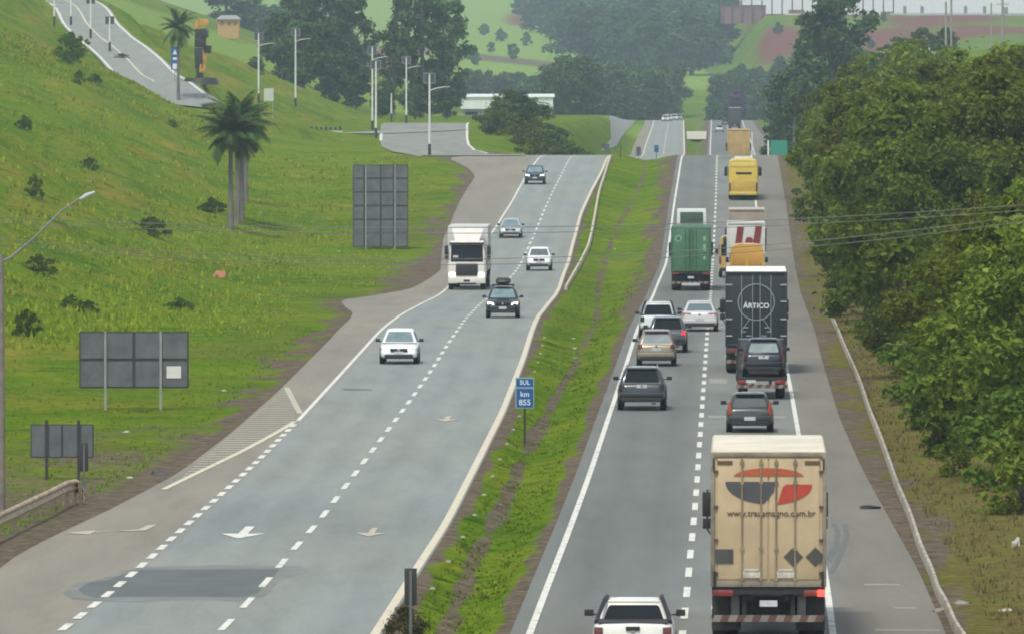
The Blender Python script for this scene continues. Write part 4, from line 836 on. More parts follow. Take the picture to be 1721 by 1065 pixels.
# ------------------------------------------------------------------ street furniture, signs, buildings
M_ALU = mat('grey_sign_back', (.115, .125, .130), .55, .1, var=.35, scale=1.2); M_FRAME = mat('dark_sign_frame', (.030, .034, .036), .6, var=.2)
M_POSTG = mat('galvanised_post', (.30, .31, .29), .5, .3, var=.25, scale=2); M_POSTD = mat('dark_post', (.030, .030, .030), .6, var=.3)
M_CONC = mat('weathered_concrete', (.37, .335, .27), .85, var=.55, scale=1.6, bump=.3); M_CONCW = mat('cream_kerb', (.50, .45, .32), .85, var=.3, scale=1.5)
M_LAMPW = mat('white_lamp_pole', (.62, .64, .60), .5, var=.12); M_PANEL = mat('dark_solar_panel', (.050, .060, .065), .35, var=.2)
M_BLUE = mat('sign_blue', (.012, .075, .24), .4, var=.12); M_SIGNW = mat('sign_lettering_white', (.55, .66, .74), .5)
M_GREENS = mat('sign_green', (.02, .22, .15), .45, var=.1)
def G(px, d): return at_d(px, d)
def sign_back(label, x0, x1, y0, y1, d, base, cols, rws, posts, pm, sticker=None, over=0):
    s = FPX/d; X0, _, zg = G((x0+x1)/2, d); t = thing('road_sign', label, 'road sign', (X0, d, zg)); zz = lambda py: CAMZ-(py-YH)/s-zg
    wd, z0, z1 = (x1-x0)/s, zz(y1), zz(y0); mb = MB(); mb.box((0, .02, (z0+z1)/2), (wd, .03, z1-z0)); mb.build('sign_face', M_FRAME, t)
    xs = [-wd/2]+[(c-(x0+x1)/2)/s for c in cols]+[wd/2]; zs = [z0+(z1-z0)*k/rws for k in range(rws+1)]; g_ = .045*wd/2+.02; mb = MB()
    for i in range(len(xs)-1):
        for j in range(rws): mb.box(((xs[i]+xs[i+1])/2, -.005, (zs[j]+zs[j+1])/2), (xs[i+1]-xs[i]-g_, .02, zs[j+1]-zs[j]-g_))
    mb.build('back_panel', M_ALU, t)
    for p_ in posts: mb = MB(); x = (p_-(x0+x1)/2)/s; mb.box((x, -.05, (z1+over)/2-.3), (.09, .07, z1+over+.6)); mb.build('post', pm, t)
    if sticker: mb = MB(); mb.box(((sticker[0]-(x0+x1)/2)/s, -.03, zz(sticker[1])), (.55, .015, .45)); mb.build('sticker', mat('sticker_white', (.62, .62, .58), .6), t)
    return t
sign_back('large tall sign seen from its grey panelled back on two posts', 593, 686, 277, 415, 632, 430, [612, 640, 662], 6, [615, 664], M_POSTG)
sign_back('wide sign seen from its grey back with white sticker in lower corner', 133, 317, 557, 652, 315, 690, [177, 225, 270], 2, [177, 270], M_POSTG, (292, 625))
sign_back('small low sign seen from behind on dark posts above the guard rail', 51, 157, 713, 769, 262, 808, [77, 104, 131], 1, [78, 132], M_POSTD, None, .14)
sign_back('square black sign back standing beyond the crest near the service road', 1006, 1024, 242, 262, 1250, 262, [1012, 1018], 3, [1015], M_POSTD)
sign_back('narrow black sign back beyond the crest left of the median', 1069, 1077, 247, 262, 1262, 262, [1073], 3, [1073], M_POSTD)
# kilometre board in the median
def km_board(label, px, d, ptop, pbot, wpx, writing=True):
    s = FPX/d; X, _, zg = G(px, d); t = thing('kilometre_sign', label, 'road sign', (X, d, zg)); z = lambda py: CAMZ-(py-YH)/s-zg
    w_, z0, z1 = wpx/s, z(pbot), z(ptop); mb = MB(); mb.box((0, .01, (z0+z1)/2), (w_, .03, z1-z0)); mb.build('sign_face', mat('pale_sign_border', (.20, .34, .40), .5), t)
    mb = MB(); hh = z1-z0; mb.box((0, -.012, z1-hh*.165), (w_*.90, .012, hh*.25)); mb.box((0, -.012, z0+hh*.34), (w_*.90, .012, hh*.60)); mb.build('sign_field', M_BLUE, t)
    mb = MB(); mb.box((0, .07, (z1-.1)/2-.25), (.075, .06, z1-.1+.5)); mb.build('post', M_POSTD, t)
    if writing:
        for b, sz, zz_ in (('SUL', hh*.20, z1-hh*.165), ('km', hh*.24, z0+hh*.46), ('855', hh*.26, z0+hh*.19)):
            text_mesh('lettering', b, sz, M_SIGNW, t, (0, -.022, zz_), (math.pi/2, 0, 0), .002, 1.0, .004)
    return t
km_board('blue kilometre board lettered SUL km 855 in the grassy median', 882, road_d(735), 634, 686, 31)
km_board('tiny blue board on a post just past the crest between the carriageways', 1103, 905, 244, 256, 8, False)
def marker(label, px, d, ytop, ybot, wpx, ground_dz=0):
    s = FPX/d; X, _, zg = G(px, d); t = thing('marker_board', label, 'marker', (X, d, zg)); z = lambda py: CAMZ-(py-YH)/s-zg
    mb = MB(); mb.box((0, 0, (z(ytop)+z(ybot))/2), (wpx/s, .03, z(ytop)-z(ybot))); mb.build('board', M_POSTD, t, bevel=.008)
    mb = MB(); mb.box((0, -.04, z(ytop)/2-.2), (.06, .05, z(ytop)+.3)); mb.build('post', mat('grey_marker_post', (.10, .11, .11), .5), t); return t
marker('black marker board on a grey post at the yellow line by the brown shrub', 690, 184.5, 955, 1017, 21)
marker('narrow dark marker board on a thin post at the guard rail end', 141, 250, 744, 792, 14)
# lamp posts
def lamp(label, px, pytop, d, base=True, arm=1, panels=True, pybase=None):
    s = FPX/d; X, _, zg = G(px, d); H_ = CAMZ-(pytop-YH)/s-zg; t = thing('lamp_post', label, 'lamp post', (X, d, zg), 0, 'white lamp posts of the access road')
    mb = MB(); mb.tube([(0, 0, 1.1), (0, 0, H_*.6), (0, 0, H_)], [.135, .115, .09], 10); mb.build('pole', M_LAMPW, t, 50)
    mb = MB(); mb.tube([(0, 0, -.6), (0, 0, 1.2)], .16, 10); mb.build('pole_base', M_POSTD, t, 50)
    if panels:
        mb = MB()
        for q in (-1, 1):
            a = .30*q
            for u0, u1, w0, w1 in ((-.3, .3, .46, .52), (-.3, .3, -.52, -.46), (-.3, -.24, -.46, .46), (.24, .3, -.46, .46)): mb.box((a+(u0+u1)/2, .12, H_-.35+(w0+w1)/2), (u1-u0, .05, w1-w0), 2)
            mb.box((a, .14, H_-.35), (.48, .03, .92), 1)
        mb.build('solar_panel', [M_LAMPW, M_PANEL, mat('panel_frame_grey', (.26, .28, .27), .5)], t)
    if arm:
        mb = MB(); mb.tube([(0, 0, H_-1.6), (.8*arm, 0, H_-1.35), (1.5*arm, 0, H_-1.25)], .05, 6); a = mb.build('arm', M_LAMPW, t, 50)
        mb = MB(); mb.box((1.75*arm, 0, H_-1.23), (.65, .22, .10)); mb.build('lamp_head', mat('lamp_head_grey', (.4, .42, .42), .4), t, bevel=.03)
    return t
lamp('tall white lamp post nearest the slip road mouth with arm over it', 722, 126, 850)
lamp('white lamp post at the far edge of the junction road', 683, 97, 1168)
lamp('white lamp post on the grass at the kerb end of the junction', 632, 104, 985, arm=0)
lamp('white lamp post just behind the one at the kerb end', 626, 80, 1075)
lamp('short plain white post in the bushes behind the junction', 658, 157, 1210, arm=0, panels=False)
for px, py, pyt, lb, pan in ((497, 183, 50, 'white lamp post against the dark trees on the grass bank', 1), (435, 178, 57, 'white lamp post beside the pale panel above the palms', 1), (185, 88, 30, 'white lamp post with dark twin panels low on the access road', 2), (153, 66, -4, 'white lamp post with twin panels near the top picture edge', 2), (120, 46, -40, 'white lamp post right behind the round shrub on the hill', 0), (92, 48, -45, 'white lamp post left of the round shrub on the hill', 0)):
    X, d, z = hit(px, py); t = lamp(lb, px, pyt, d, arm=1 if pan == 1 else 0, panels=pan > 0)
# left near street lamp with long raking arm
d = 243.; s = FPX/d; X, _, zg = G(2, d); t = thing('street_lamp', 'weathered street lamp with long raking arm at the left picture edge', 'street lamp', (X, d, zg)); z = lambda py: CAMZ-(py-YH)/s-zg
mb = MB(); mb.tube([(0, 0, -.5), (0, 0, 4), (0, 0, z(428))], [.12, .10, .08], 12); mb.build('pole', mat('brown_grey_pole', (.20, .17, .14), .7, var=.3), t, 50)
mb = MB(); mb.tube([(0, 0, z(440)), (.30, 0, z(432)), (1.0, 0, z(398)), (1.75, 0, z(355)), (2.25, 0, z(335)), (2.4, 0, z(332))], [.040, .034, .030, .026, .024, .024], 8); mb.build('arm', mat('dull_arm', (.19, .20, .19), .6), t, 50)
mb = MB(); mb.tube([(2.3, 0, z(335)), (2.5, 0, z(329)), (2.74, 0, z(323))], [.04, .075, .04], 8); mb.build('lamp_head', mat('lamp_head_pale', (.40, .42, .40), .4), t, 50)
# guard rail
P = [gpt(x, y) for x, y in ((-60, 940), (0, 908), (40, 888), (80, 868), (112, 851), (128, 846), (139, 848))]; X0, D0 = P[3]; zg = ground(X0, D0)
t = thing('guard_rail', 'rusty cream W-beam guard rail on short posts at the left verge', 'guard rail', (X0, D0, zg)); mb = MB()
prof = [(.02, .42), (.07, .47), (.07, .52), (.0, .58), (.0, .61), (.07, .67), (.07, .72), (.02, .77), (-.01, .77), (.04, .70), (-.03, .61), (-.03, .58), (.04, .49), (-.01, .42)]
drop = [0, 0, 0, 0, 0, .03, .28]
mb.loft([[(x-X0+a, y-D0, b-dr) for a, b in prof] for (x, y), dr in zip(P, drop)]); mb.build('rail_beam', mat('cream_rail', (.42, .31, .19), .6, 0, var=.45, scale=2), t, 60)
for k in range(8):
    q = k*.86; i = min(int(q), 5); f = q-i; x = P[i][0]*(1-f)+P[i+1][0]*f; y = P[i][1]*(1-f)+P[i+1][1]*f
    mb = MB(); mb.box((x-X0-.07, y-D0, .30), (.10, .12, .8)); mb.build('post', mat('rail_post', (.16, .13, .09), .7, var=.4), t)
# kerbs
def kerb(name, label, pts, w_, h_, m, zf):
    q = smooth_path(np.array(pts, float), 6); X0, D0 = q[0]; z0 = float(zf(X0, D0)); rg = []
    for k, (x, y) in enumerate(q):
        j = .015*math.sin(k*.37)+.02*math.sin(k*.115); zz = float(zf(x, y))-z0
        rg.append([(x-X0-w_/2+j, y-D0, zz-.2), (x-X0+w_/2+j, y-D0, zz-.2), (x-X0+w_/2+j, y-D0, zz+h_*.8), (x-X0+w_*.3+j, y-D0, zz+h_), (x-X0-w_*.3+j, y-D0, zz+h_), (x-X0-w_/2+j, y-D0, zz+h_*.75)])
    mb = MB(); mb.loft(rg); o = mb.build(name, m, None, 50, loc=(X0, D0, z0)); return tag(o, label, 'kerb')
kerb('kerb', 'thin pale concrete kerb winding along the dry right verge', [gpt(x, y) for x, y in ((1622, 1085), (1604, 1060), (1590, 1025), (1574, 998), (1562, 962), (1548, 925), (1534, 885), (1521, 850), (1507, 815), (1490, 772), (1474, 728), (1459, 690), (1443, 645), (1428, 607), (1412, 568), (1398, 538), (1386, 515))], .12, .26, M_CONC, h_right)
kerb('kerb', 'cream concrete kerb at the edge of the median below the crest', [gpt(x, y) for x, y in ((951, 487), (965, 461), (978, 438), (988, 416), (995, 388), (1001, 360), (1008, 322), (1019, 288), (1026, 268))], .20, .28, M_CONCW, lambda x, d: zr(d))
# road studs along the yellow line
proto = None
for k, d in enumerate(np.arange(196, 400, 11.3)):
    x = float(YL(d))+.72; loc = (x, d, float(zr(d))+.0)
    if proto is None:
        mb = MB(); mb.loft([[(-.07, -.07, 0), (.07, -.07, 0), (.07, .07, 0), (-.07, .07, 0)], [(-.045, -.03, .05), (.045, -.03, .05), (.045, .03, .05), (-.045, .03, .05)]]); proto = mb.build('road_stud', mat('pale_stud', (.24, .22, .17), .7), None, loc=loc)
        tag(proto, 'small pale road stud in the dirt beside the yellow line', 'road stud', 'road studs beside the yellow line')
    else: o = proto.copy(); COL.objects.link(o); o.location = loc
# overhead wires, with the poles that carry them just outside the picture
d = 232.; s = FPX/d
def wire(label, vy, a, dy, dd, group):
    xs = np.linspace(-250, 1990, 40); pts = [((x-CX)/s, d+dd, CAMZ-(vy+dy-a*(x-700)**2-YH)/s) for x in xs]
    mb = MB(); mb.tube([(p[0]-pts[0][0], 0, p[2]-pts[0][2]) for p in pts], .010, 5); o = mb.build('overhead_wire', mat('wire_grey', (.10, .105, .10), .5), None, 60, loc=pts[0]); return tag(o, label, 'wire', group)
for vy, a, dy, dd, lb in ((383, 3.7e-5, 0, 0, 'topmost thin overhead wire spanning the whole road'), (383, 3.7e-5, 10, .4, 'second thin overhead wire close under the topmost'), (436, 7.0e-5, 0, 0, 'third thin overhead wire crossing below the upper pair'), (436, 7.0e-5, 10, .4, 'lowest thin overhead wire crossing the road')): wire(lb, vy, a, dy, dd, 'overhead wires crossing the motorway')
# sculpture beside the access road: a plain abstract stack
X, d, zg = hit(338, 141); s = FPX/d; t = thing('sculpture', 'tall abstract black and yellow sculpture on a dark round base', 'sculpture', (X, d, zg))
M_SY = mat('sculpture_yellow', (.50, .27, .04), .5, var=.35, scale=1.2); M_SB = mat('sculpture_black', (.022, .020, .018), .5, var=.3); u = 116/s/10
mb = MB(); mb.cyl((0, 0, .2), 2.6/1.2, .8, 'z', 24, 0, 1.9); mb.build('plinth', M_SB, t, 40)
for a, b, c, w_, h_, m, rz_ in ((-.2, 0, 1.4, .9, 1.6, M_SB, .1), (.1, -.1, 2.1, .8, 1.2, M_SY, .4), (-.3, 0, 3.6, 1.0, 3.0, M_SB, -.1), (.35, .1, 3.7, .7, 2.2, M_SY, .3), (.9, 0, 4.9, .8, 1.1, M_SB, .7), (-.1, 0, 5.9, 1.3, 1.5, M_SB, .2), (.1, 0, 7.2, 1.5, 1.3, M_SB, -.2), (-.6, 0, 8.2, .6, 1.6, M_SY, .1), (.3, -.2, 8.7, 1.2, 1.1, M_SY, .3)):
    mb = MB(); mb.box((0, 0, 0), (w_*u*1.15, w_*u, h_*u)); o = mb.build('block', m, t, bevel=.06); o.location = (a*u, b*u, c*u); o.rotation_euler = (.05*rz_, .25*rz_, rz_)
# low board with pale and dark blocks on the verge, panel, blue sign
X, d, zg = G(548, 1005); s = FPX/d; t = thing('low_barrier', 'low pale barrier with dark blocks on top along the access road', 'barrier', (X, d, zg)); w_ = 56/s; mb = MB(); mb.box((0, 0, .2), (w_, .3, .5)); mb.build('barrier_base', mat('barrier_pale', (.42, .42, .36), .8), t, bevel=.04)
for k in range(7): mb = MB(); mb.box((-w_/2+.3+k*(w_-.6)/6, 0, .72), (.30, .24, .56-.12*(k % 3))); mb.build('block', M_POSTD, t, bevel=.03)
X, d, zg = G(452, 1000); s = FPX/d; t = thing('panel_sign', 'plain pale panel on two posts beside a white lamp post', 'sign', (X, d, zg)); zt = CAMZ-(149-YH)/s-zg; mb = MB(); mb.box((0, 0, zt-.75), (1.15, .06, 1.5)); mb.build('sign_face', mat('pale_panel', (.46, .50, .42), .6), t)
for q in (-.45, .45): mb = MB(); mb.box((q, .06, zt/2-.2), (.08, .06, zt)); mb.build('post', M_POSTG, t)
X, d, zg = hit(294, 138); s = FPX/d; t = thing('tall_sign', 'tall narrow blue sign with white symbols behind the lone palm', 'sign', (X, d, zg)); zt = CAMZ-(79-YH)/s-zg; mb = MB(); mb.box((0, 0, zt-39/s/2), (13/s, .08, 39/s)); mb.build('sign_face', M_BLUE, t); mb = MB(); mb.box((0, .05, zt/2-.3), (.12, .08, zt)); mb.build('post', M_POSTG, t)
mb = MB(); mb.poly([(-.28, -.06, zt-.9), (.28, -.06, zt-.9), (0, -.06, zt-.3)], (0, -1, 0), .01); mb.box((0, -.06, zt-1.4), (.5, .02, .28)); mb.box((0, -.06, zt-39/s+.42), (.55, .02, .65)); mb.build('symbol', mat('sign_white', (.6, .64, .64), .5), t)
X, d, zg = G(1307, 1000); s = FPX/d; t = thing('direction_sign', 'green direction sign on a white post past the crest at right', 'road sign', (X, d, zg)); zt = CAMZ-(236-YH)/s-zg; mb = MB(); mb.box((.15, 0, zt-.9), (2.0, .06, 1.8)); mb.build('sign_face', M_GREENS, t); mb = MB(); mb.box((-1.15, -.05, zt/2), (.2, .1, zt)); mb.build('post', M_LAMPW, t); mb = MB(); mb.box((.9, .05, zt/2), (.12, .1, zt)); mb.build('post', M_POSTG, t)
def stick(name, label, cat, px, d, ytop, r_, m, cross=0):
    s = FPX/d; X, _, zg = G(px, d); H_ = max(1.5, CAMZ-(ytop-YH)/s-zg); t = thing(name, label, cat, (X, d, zg)); mb = MB(); mb.tube([(0, 0, -.5), (0, 0, H_)], [r_, r_*.75], 8); mb.build('pole', m, t, 50)
    if cross:
        mb = MB(); mb.box((0, 0, H_-.7), (2.0, .14, .14)); mb.box((0, 0, H_-1.6), (1.6, .12, .12)); mb.build('crossarm', M_POSTG, t)
        mb = MB(); mb.cyl((.35, -.2, H_-2.4), .3, .9, 'z', 12); mb.build('transformer', mat('grey_transformer', (.25, .26, .26), .5), t, 40)
    return t
M_POLE = mat('concrete_pole', (.27, .26, .24), .8, var=.2)
stick('utility_pole', 'tall grey utility pole above the right trees, left of its twin', 'utility pole', 1589, 1010, 4, .17, M_POLE)
stick('utility_pole', 'tall grey utility pole above the right trees beside a thinner twin', 'utility pole', 1598, 1020, -40, .15, M_POLE)
stick('utility_pole', 'pale utility pole with crossarms near the upper right corner', 'utility pole', 1684, 1030, -14, .18, M_LAMPW if 0 else M_POLE, 1)
stick('utility_pole', 'slim dark utility pole left of the one with crossarms', 'utility pole', 1665, 1120, 6, .14, M_POLE, 0)
stick('white_post', 'short white post standing above the right tree tops', 'post', 1561, 985, 80, .11, M_LAMPW)
stick('white_post', 'small white post on the far right hillock', 'post', 1478, 1200, 82, .10, M_LAMPW)
stick('marker_post', 'thin dark post in the median grass below the crest', 'post', 1043, 838, 240, .04, M_POSTD)
stick('marker_post', 'white post beside the ochre tarpaulin truck past the crest', 'post', 1264, 1010, 222, .10, M_LAMPW)
stick('marker_post', 'thin grey post in the far median left of right lanes', 'post', 1172, 1700, 214, .08, M_POLE)
stick('utility_pole', 'utility pole carrying the overhead wires at the left verge', 'utility pole', -262, 232.2, 372, .15, M_POLE, 1)
stick('utility_pole', 'utility pole carrying the overhead wires among the right trees', 'utility pole', 1995, 232.2, 300, .15, M_POLE, 1)
# warehouse behind the shrubs
M_WALLW = mat('white_sheet_wall', (.62, .66, .62), .6, var=.12, scale=.4); M_ROOFD = mat('grey_low_wall', (.25, .25, .23), .8, var=.2)
d = 1580.; s = FPX/d; X, _, zg = G(852, d); t = thing('warehouse', 'long white warehouse half hidden behind the shrubs', 'building', (X, d, zg)); w_ = 155/s; z0 = CAMZ-(203-YH)/s-zg; z1 = CAMZ-(164-YH)/s-zg
mb = MB(); mb.box((0, 6, (z1+z0)/2+1.1), (w_, 12, z1-z0-2.2)); mb.build('upper_wall', M_WALLW, t); mb = MB(); mb.box((0, 6.2, z0/2+1.0-.5), (w_-.3, 11.6, abs(z0)+3.6)); mb.build('lower_wall', M_ROOFD, t)
mb = MB(); mb.loft([[(-w_/2-.3, -.3, z1), (w_/2+.3, -.3, z1), (w_/2+.3, 6, z1+.5), (-w_/2-.3, 6, z1+.5)], [(-w_/2-.3, -.3, z1+.15), (w_/2+.3, -.3, z1+.15), (w_/2+.3, 6, z1+.65), (-w_/2-.3, 6, z1+.65)]]); mb.build('roof', M_WALLW, t)
for k in range(4): mb = MB(); mb.box((-w_/2+2+k*4.6, -.02, z0+1.1), (2.4, .08, 1.2)); mb.build('window', M_GLASS, t)
def house(label, px, d, base_py, wpx, hpx, wall, roof, name='house'):
    s = FPX/d; X, _, zg = G(px, d); z0 = max(0, CAMZ-(base_py-YH)/s-zg); w_ = wpx/s; h_ = hpx/s; t = thing(name, label, 'house', (X, d, zg))
    mb = MB(); mb.box((0, 4, z0/2+h_*.35), (w_, 8, z0+h_*.7)); mb.build('wall', wall, t); mb = MB(); mb.loft([[(-w_/2-.4, -.5, z0+h_*.7), (w_/2+.4, -.5, z0+h_*.7), (w_/2+.4, 8.5, z0+h_*.7), (-w_/2-.4, 8.5, z0+h_*.7)], [(-w_/2+.6, 3.6, z0+h_), (w_/2-.6, 3.6, z0+h_), (w_/2-.6, 4.4, z0+h_), (-w_/2+.6, 4.4, z0+h_)]]); mb.build('roof', roof, t)
    for q in (-.28, .05, .32): mb = MB(); mb.box((q*w_, -.03, z0+h_*.42), (w_*.16, .08, h_*.28)); mb.build('window', mat('brick_shutter', (.22, .07, .05), .6), t)
    return t
house('small cream house with red openings behind the sculpture', 384, 1760, 50, 36, 24, mat('ochre_house', (.44, .27, .09), .8), mat('grey_tile', (.26, .26, .26), .8) if 1 else mat('pinkish_tile', (.34, .24, .22), .8))
house('low pale house in the trees at upper left', 540, 1960, 30, 20, 12, mat('pale_house', (.45, .48, .46), .8), mat('pinkish_tile', (.34, .24, .22), .8))
house('small pale house high on the far slope at left', 420, 2300, 22, 18, 12, mat('pale_house', (.45, .48, .46), .8), mat('pinkish_tile', (.34, .24, .22), .8))
for px, d, py, wpx, hpx, lb in ((900, 3920, 20, 85, 9, 'long white shed roof on the far hilltop left of centre'), (1118, 4040, 9, 80, 12, 'white hilltop building above the blue wood')):
    s = FPX/d; X, _, zg = G(px, d); w_, h_ = wpx/s, hpx/s; z0 = CAMZ-(py-YH)/s-zg; t = thing('shed', lb, 'building', (X, d, zg)); mb = MB(); mb.box((0, 10, z0/2-.5), (w_*.98, 20, abs(z0)+1)); mb.build('wall', mat('dull_shed_wall', (.30, .31, .29), .8), t)
    mb = MB(); mb.loft([[(-w_/2, 0, z0), (w_/2, 0, z0), (w_/2, 20, z0), (-w_/2, 20, z0)], [(-w_/2, 0, z0+h_*.5), (w_/2, 0, z0+h_*.5), (w_/2, 10, z0+h_), (-w_/2, 10, z0+h_)]]); mb.build('roof', M_WALLW, t)
# steel frame of an unfinished shed and the pale wall on the far red-earth ridge
d = 2715.; s = FPX/d; M_STEEL = mat('red_steel', (.10, .05, .042), .6, var=.2); X, _, zg = G(1360, d); zz = lambda py: CAMZ-(py-YH)/s-zg
t = thing('steel_frame', 'unfinished red steel shed frame on the far red earth ridge', 'building', (X, d, zg))
for k, px in enumerate(range(1212, 1512, 17)): mb = MB(); mb.box(((px-1360)/s, (k % 2)*.2, (zz(-3)+zz(32))/2), (.42, .42, zz(-3)-zz(32)+3)); mb.build('column', M_STEEL, t)
mb = MB(); mb.box((0, .1, zz(-2)), (300/s, .4, .7)); mb.build('beam', M_STEEL, t)
for a, b, y0, y1 in ((1212, 1287, 9, 30), (1288, 1324, 24, 33), (1325, 1352, 17, 30), (1353, 1478, 25, 34), (1480, 1502, 20, 31)): mb = MB(); mb.box((((a+b)/2-1360)/s, 1.5, (zz(y0)+zz(y1))/2-1), ((b-a)/s, .4, zz(y0)-zz(y1)+2)); mb.build('wall_panel', mat('red_wall_panel', (.20, .10, .095), .8), t)
mb = MB(); mb.box(((1340-1360)/s, -1, zz(29)), (46/s, 1, 2.2)); mb.box(((1495-1360)/s, -1, zz(33)), (10/s, 1, 1.4)); mb.build('container', mat('pale_container', (.5, .46, .42), .7), t)
X, _, zg = G(1620, d); zz = lambda py: CAMZ-(py-YH)/s-zg; t = thing('long_wall', 'long pale wall with dark panels on the far right ridge', 'wall', (X, d, zg)); mb = MB(); mb.box((0, 0, (zz(28)+zz(50))/2), (250/s, 1, zz(28)-zz(50)+2)); mb.build('wall', mat('pale_long_wall', (.36, .38, .36), .8), t)
for px in (1535, 1568, 1606, 1637): mb = MB(); mb.box(((px-1620)/s, -.6, (zz(31)+zz(45))/2), (9/s, .3, 14/s)); mb.build('dark_panel', mat('dull_panel', (.16, .17, .16), .8), t)
for px in (1520, 1549, 1622, 1654): mb = MB(); mb.box(((px-1620)/s, 0, (zz(11)+zz(29))/2), (5.5/s, .8, 18/s)); mb.build('pillar', mat('grey_pillar', (.17, .18, .17), .8), t)
X, _, zg = G(1706, 2700); t = thing('shed', 'grey blue shed at the right end of the far ridge', 'building', (X, 2700, zg)); s2 = FPX/2700; mb = MB(); mb.box((0, 5, CAMZ-(37-YH)/s2-zg), (40/s2, 10, 24/s2)); mb.build('wall', mat('blue_grey_wall', (.22, .25, .29), .8), t); mb = MB(); mb.box((0, 5, CAMZ-(25-YH)/s2-zg), (42/s2, 11, .6)); mb.build('roof', mat('blue_grey_roof', (.30, .33, .36), .7), t)
for q in (-8, 8): mb = MB(); mb.box((q/s2, -.1, CAMZ-(36-YH)/s2-zg), (6/s2, .3, 10/s2)); mb.build('window', M_GLASS, t)
# odds and ends on the ground
def lump(name, label, cat, px, py, size, m, seed, flat=.5, group=None, at=None):
    X, d, z = at or hit(px, py); r_ = np.random.default_rng(seed); bm = bmesh.new(); bmesh.ops.create_icosphere(bm, subdivisions=2, radius=size/2)
    for v in bm.verts: k = 1+.35*(r_.random()-.5)*2; v.co = Vector((v.co.x*k*1.25, v.co.y*k, max(-.02, v.co.z*flat*k)))
    me = bpy.data.meshes.new(name); bm.to_mesh(me); bm.free(); me.materials.append(m); o = link(name, me, None, (X, d, z)); return tag(o, label, cat, group)
lump('orange_tarp', 'crumpled faded orange tarp on the grassy slope', 'tarp', 370, 468, .8, mat('faded_orange', (.42, .17, .08), .8, var=.3), 3, 1.1)
lump('tyre_scrap', 'black strip of tyre lying on the right shoulder', 'tyre scrap', 1461, 858, .5, M_TYRE, 4, .4)
lump('rock', 'dark stones at the tip of the hatched marking', 'rock', 265, 801, .5, mat('dark_rock', (.07, .065, .06), .9, var=.4), 5, .7)
lump('litter', 'white scrap of litter in the dry grass at far right', 'litter', 1690, 1029, .35, mat('white_litter', (.40, .39, .34), .8, var=.3), 6, .3)
lump('litter', 'small upright white scrap under the right trees', 'litter', 1708, 922, .22, mat('white_litter', (.40, .39, .34), .8, var=.3), 7, 2.4)
for k, (x, y) in enumerate(((963, 560), (966, 576), (967, 592), (1033, 413))):
    X, d = gpt(x, y); lump('litter', 'pale scrap of litter in the median ditch', 'litter', x, y, .16, mat('white_litter', (.40, .39, .34), .8, var=.3), 20+k, .5, 'litter in the median ditch', (X, d, float(zr(d))-.25))
for k, (x, y) in enumerate(((218, 803), (212, 727), (376, 658), (436, 497), (438, 358), (570, 423))): lump('litter', ['pale scrap on the verge left of the dark stones', 'pale scrap under the wide sign', 'pale scrap on the dirt edge right of the wide sign', 'pale scrap on flat grass below the palms', 'pale scrap beside the palm trunks', 'pale scrap left of the tall sign foot'][k], 'litter', x, y, .2, mat('white_litter', (.40, .39, .34), .8, var=.3), 40+k, .5)
# broken concrete edging beside the kerb
for k, (x, y, lb) in enumerate(((1618, 1020, 'broken slab of pale edging by the kerb in the corner'), (1582, 1028, 'small pale block on the shoulder side of the kerb'))): lump('concrete_slab', lb, 'slab', x, y, .35, mat('dull_edging', (.24, .22, .18), .9, var=.3), 60+k, .5)
# ------------------------------------------------------------------ trees, palms, shrubs, grass
def leaf_mat(name, a, b, c, trans=.38):
    m = bpy.data.materials.new(name); m.use_nodes = True; n = m.node_tree.nodes; l = m.node_tree.links
    for x in list(n): n.remove(x)
    out = n.new('ShaderNodeOutputMaterial'); g = n.new('ShaderNodeNewGeometry'); oi = n.new('ShaderNodeObjectInfo'); tc = n.new('ShaderNodeTexCoord')
    r = ramp(n, [(0, a), (.45, b), (.85, c), (1, tuple(k*1.25 for k in c))]); mx = n.new('ShaderNodeMath'); mx.operation = 'MULTIPLY_ADD'
    l.new(g.outputs['Random Per Island'], mx.inputs[0]); mx.inputs[1].default_value = .6
    nz = noise(n, l, tc.outputs['Object'], .55, 3, .6); s2 = step(n, l, nz, .35, .7); m3 = n.new('ShaderNodeMath'); m3.operation = 'MULTIPLY'; l.new(s2, m3.inputs[0]); m3.inputs[1].default_value = .4
    l.new(m3.outputs[0], mx.inputs[2]); l.new(mx.outputs[0], r.inputs[0])
    hs = n.new('ShaderNodeHueSaturation'); l.new(r.outputs[0], hs.inputs['Color']); v = n.new('ShaderNodeMapRange'); l.new(oi.outputs['Random'], v.inputs[0]); v.inputs[3].default_value = .70; v.inputs[4].default_value = 1.35; l.new(v.outputs[0], hs.inputs['Value'])
    h2 = n.new('ShaderNodeMapRange'); l.new(oi.outputs['Random'], h2.inputs[0]); h2.inputs[3].default_value = .485; h2.inputs[4].default_value = .515; l.new(h2.outputs[0], hs.inputs['Hue'])
    d = n.new('ShaderNodeBsdfDiffuse'); t = n.new('ShaderNodeBsdfTranslucent'); x = n.new('ShaderNodeMixShader'); x.inputs[0].default_value = trans
    l.new(hs.outputs[0], d.inputs[0]); l.new(hs.outputs[0], t.inputs[0]); l.new(d.outputs[0], x.inputs[1]); l.new(t.outputs[0], x.inputs[2]); l.new(x.outputs[0], out.inputs[0]); return m
L_OLIVE = leaf_mat('leaf_olive', (.075, .108, .012), (.138, .186, .024), (.225, .268, .048))
L_DARK = leaf_mat('leaf_dark', (.048, .080, .012), (.095, .142, .020), (.155, .198, .034))
L_FRESH = leaf_mat('leaf_fresh', (.058, .102, .008), (.125, .188, .016), (.210, .275, .040))
L_FAR = leaf_mat('leaf_far', (.028, .056, .018), (.055, .095, .028), (.092, .136, .040), .15)
L_GUM = leaf_mat('leaf_gum', (.028, .056, .020), (.052, .092, .030), (.088, .132, .042), .15)
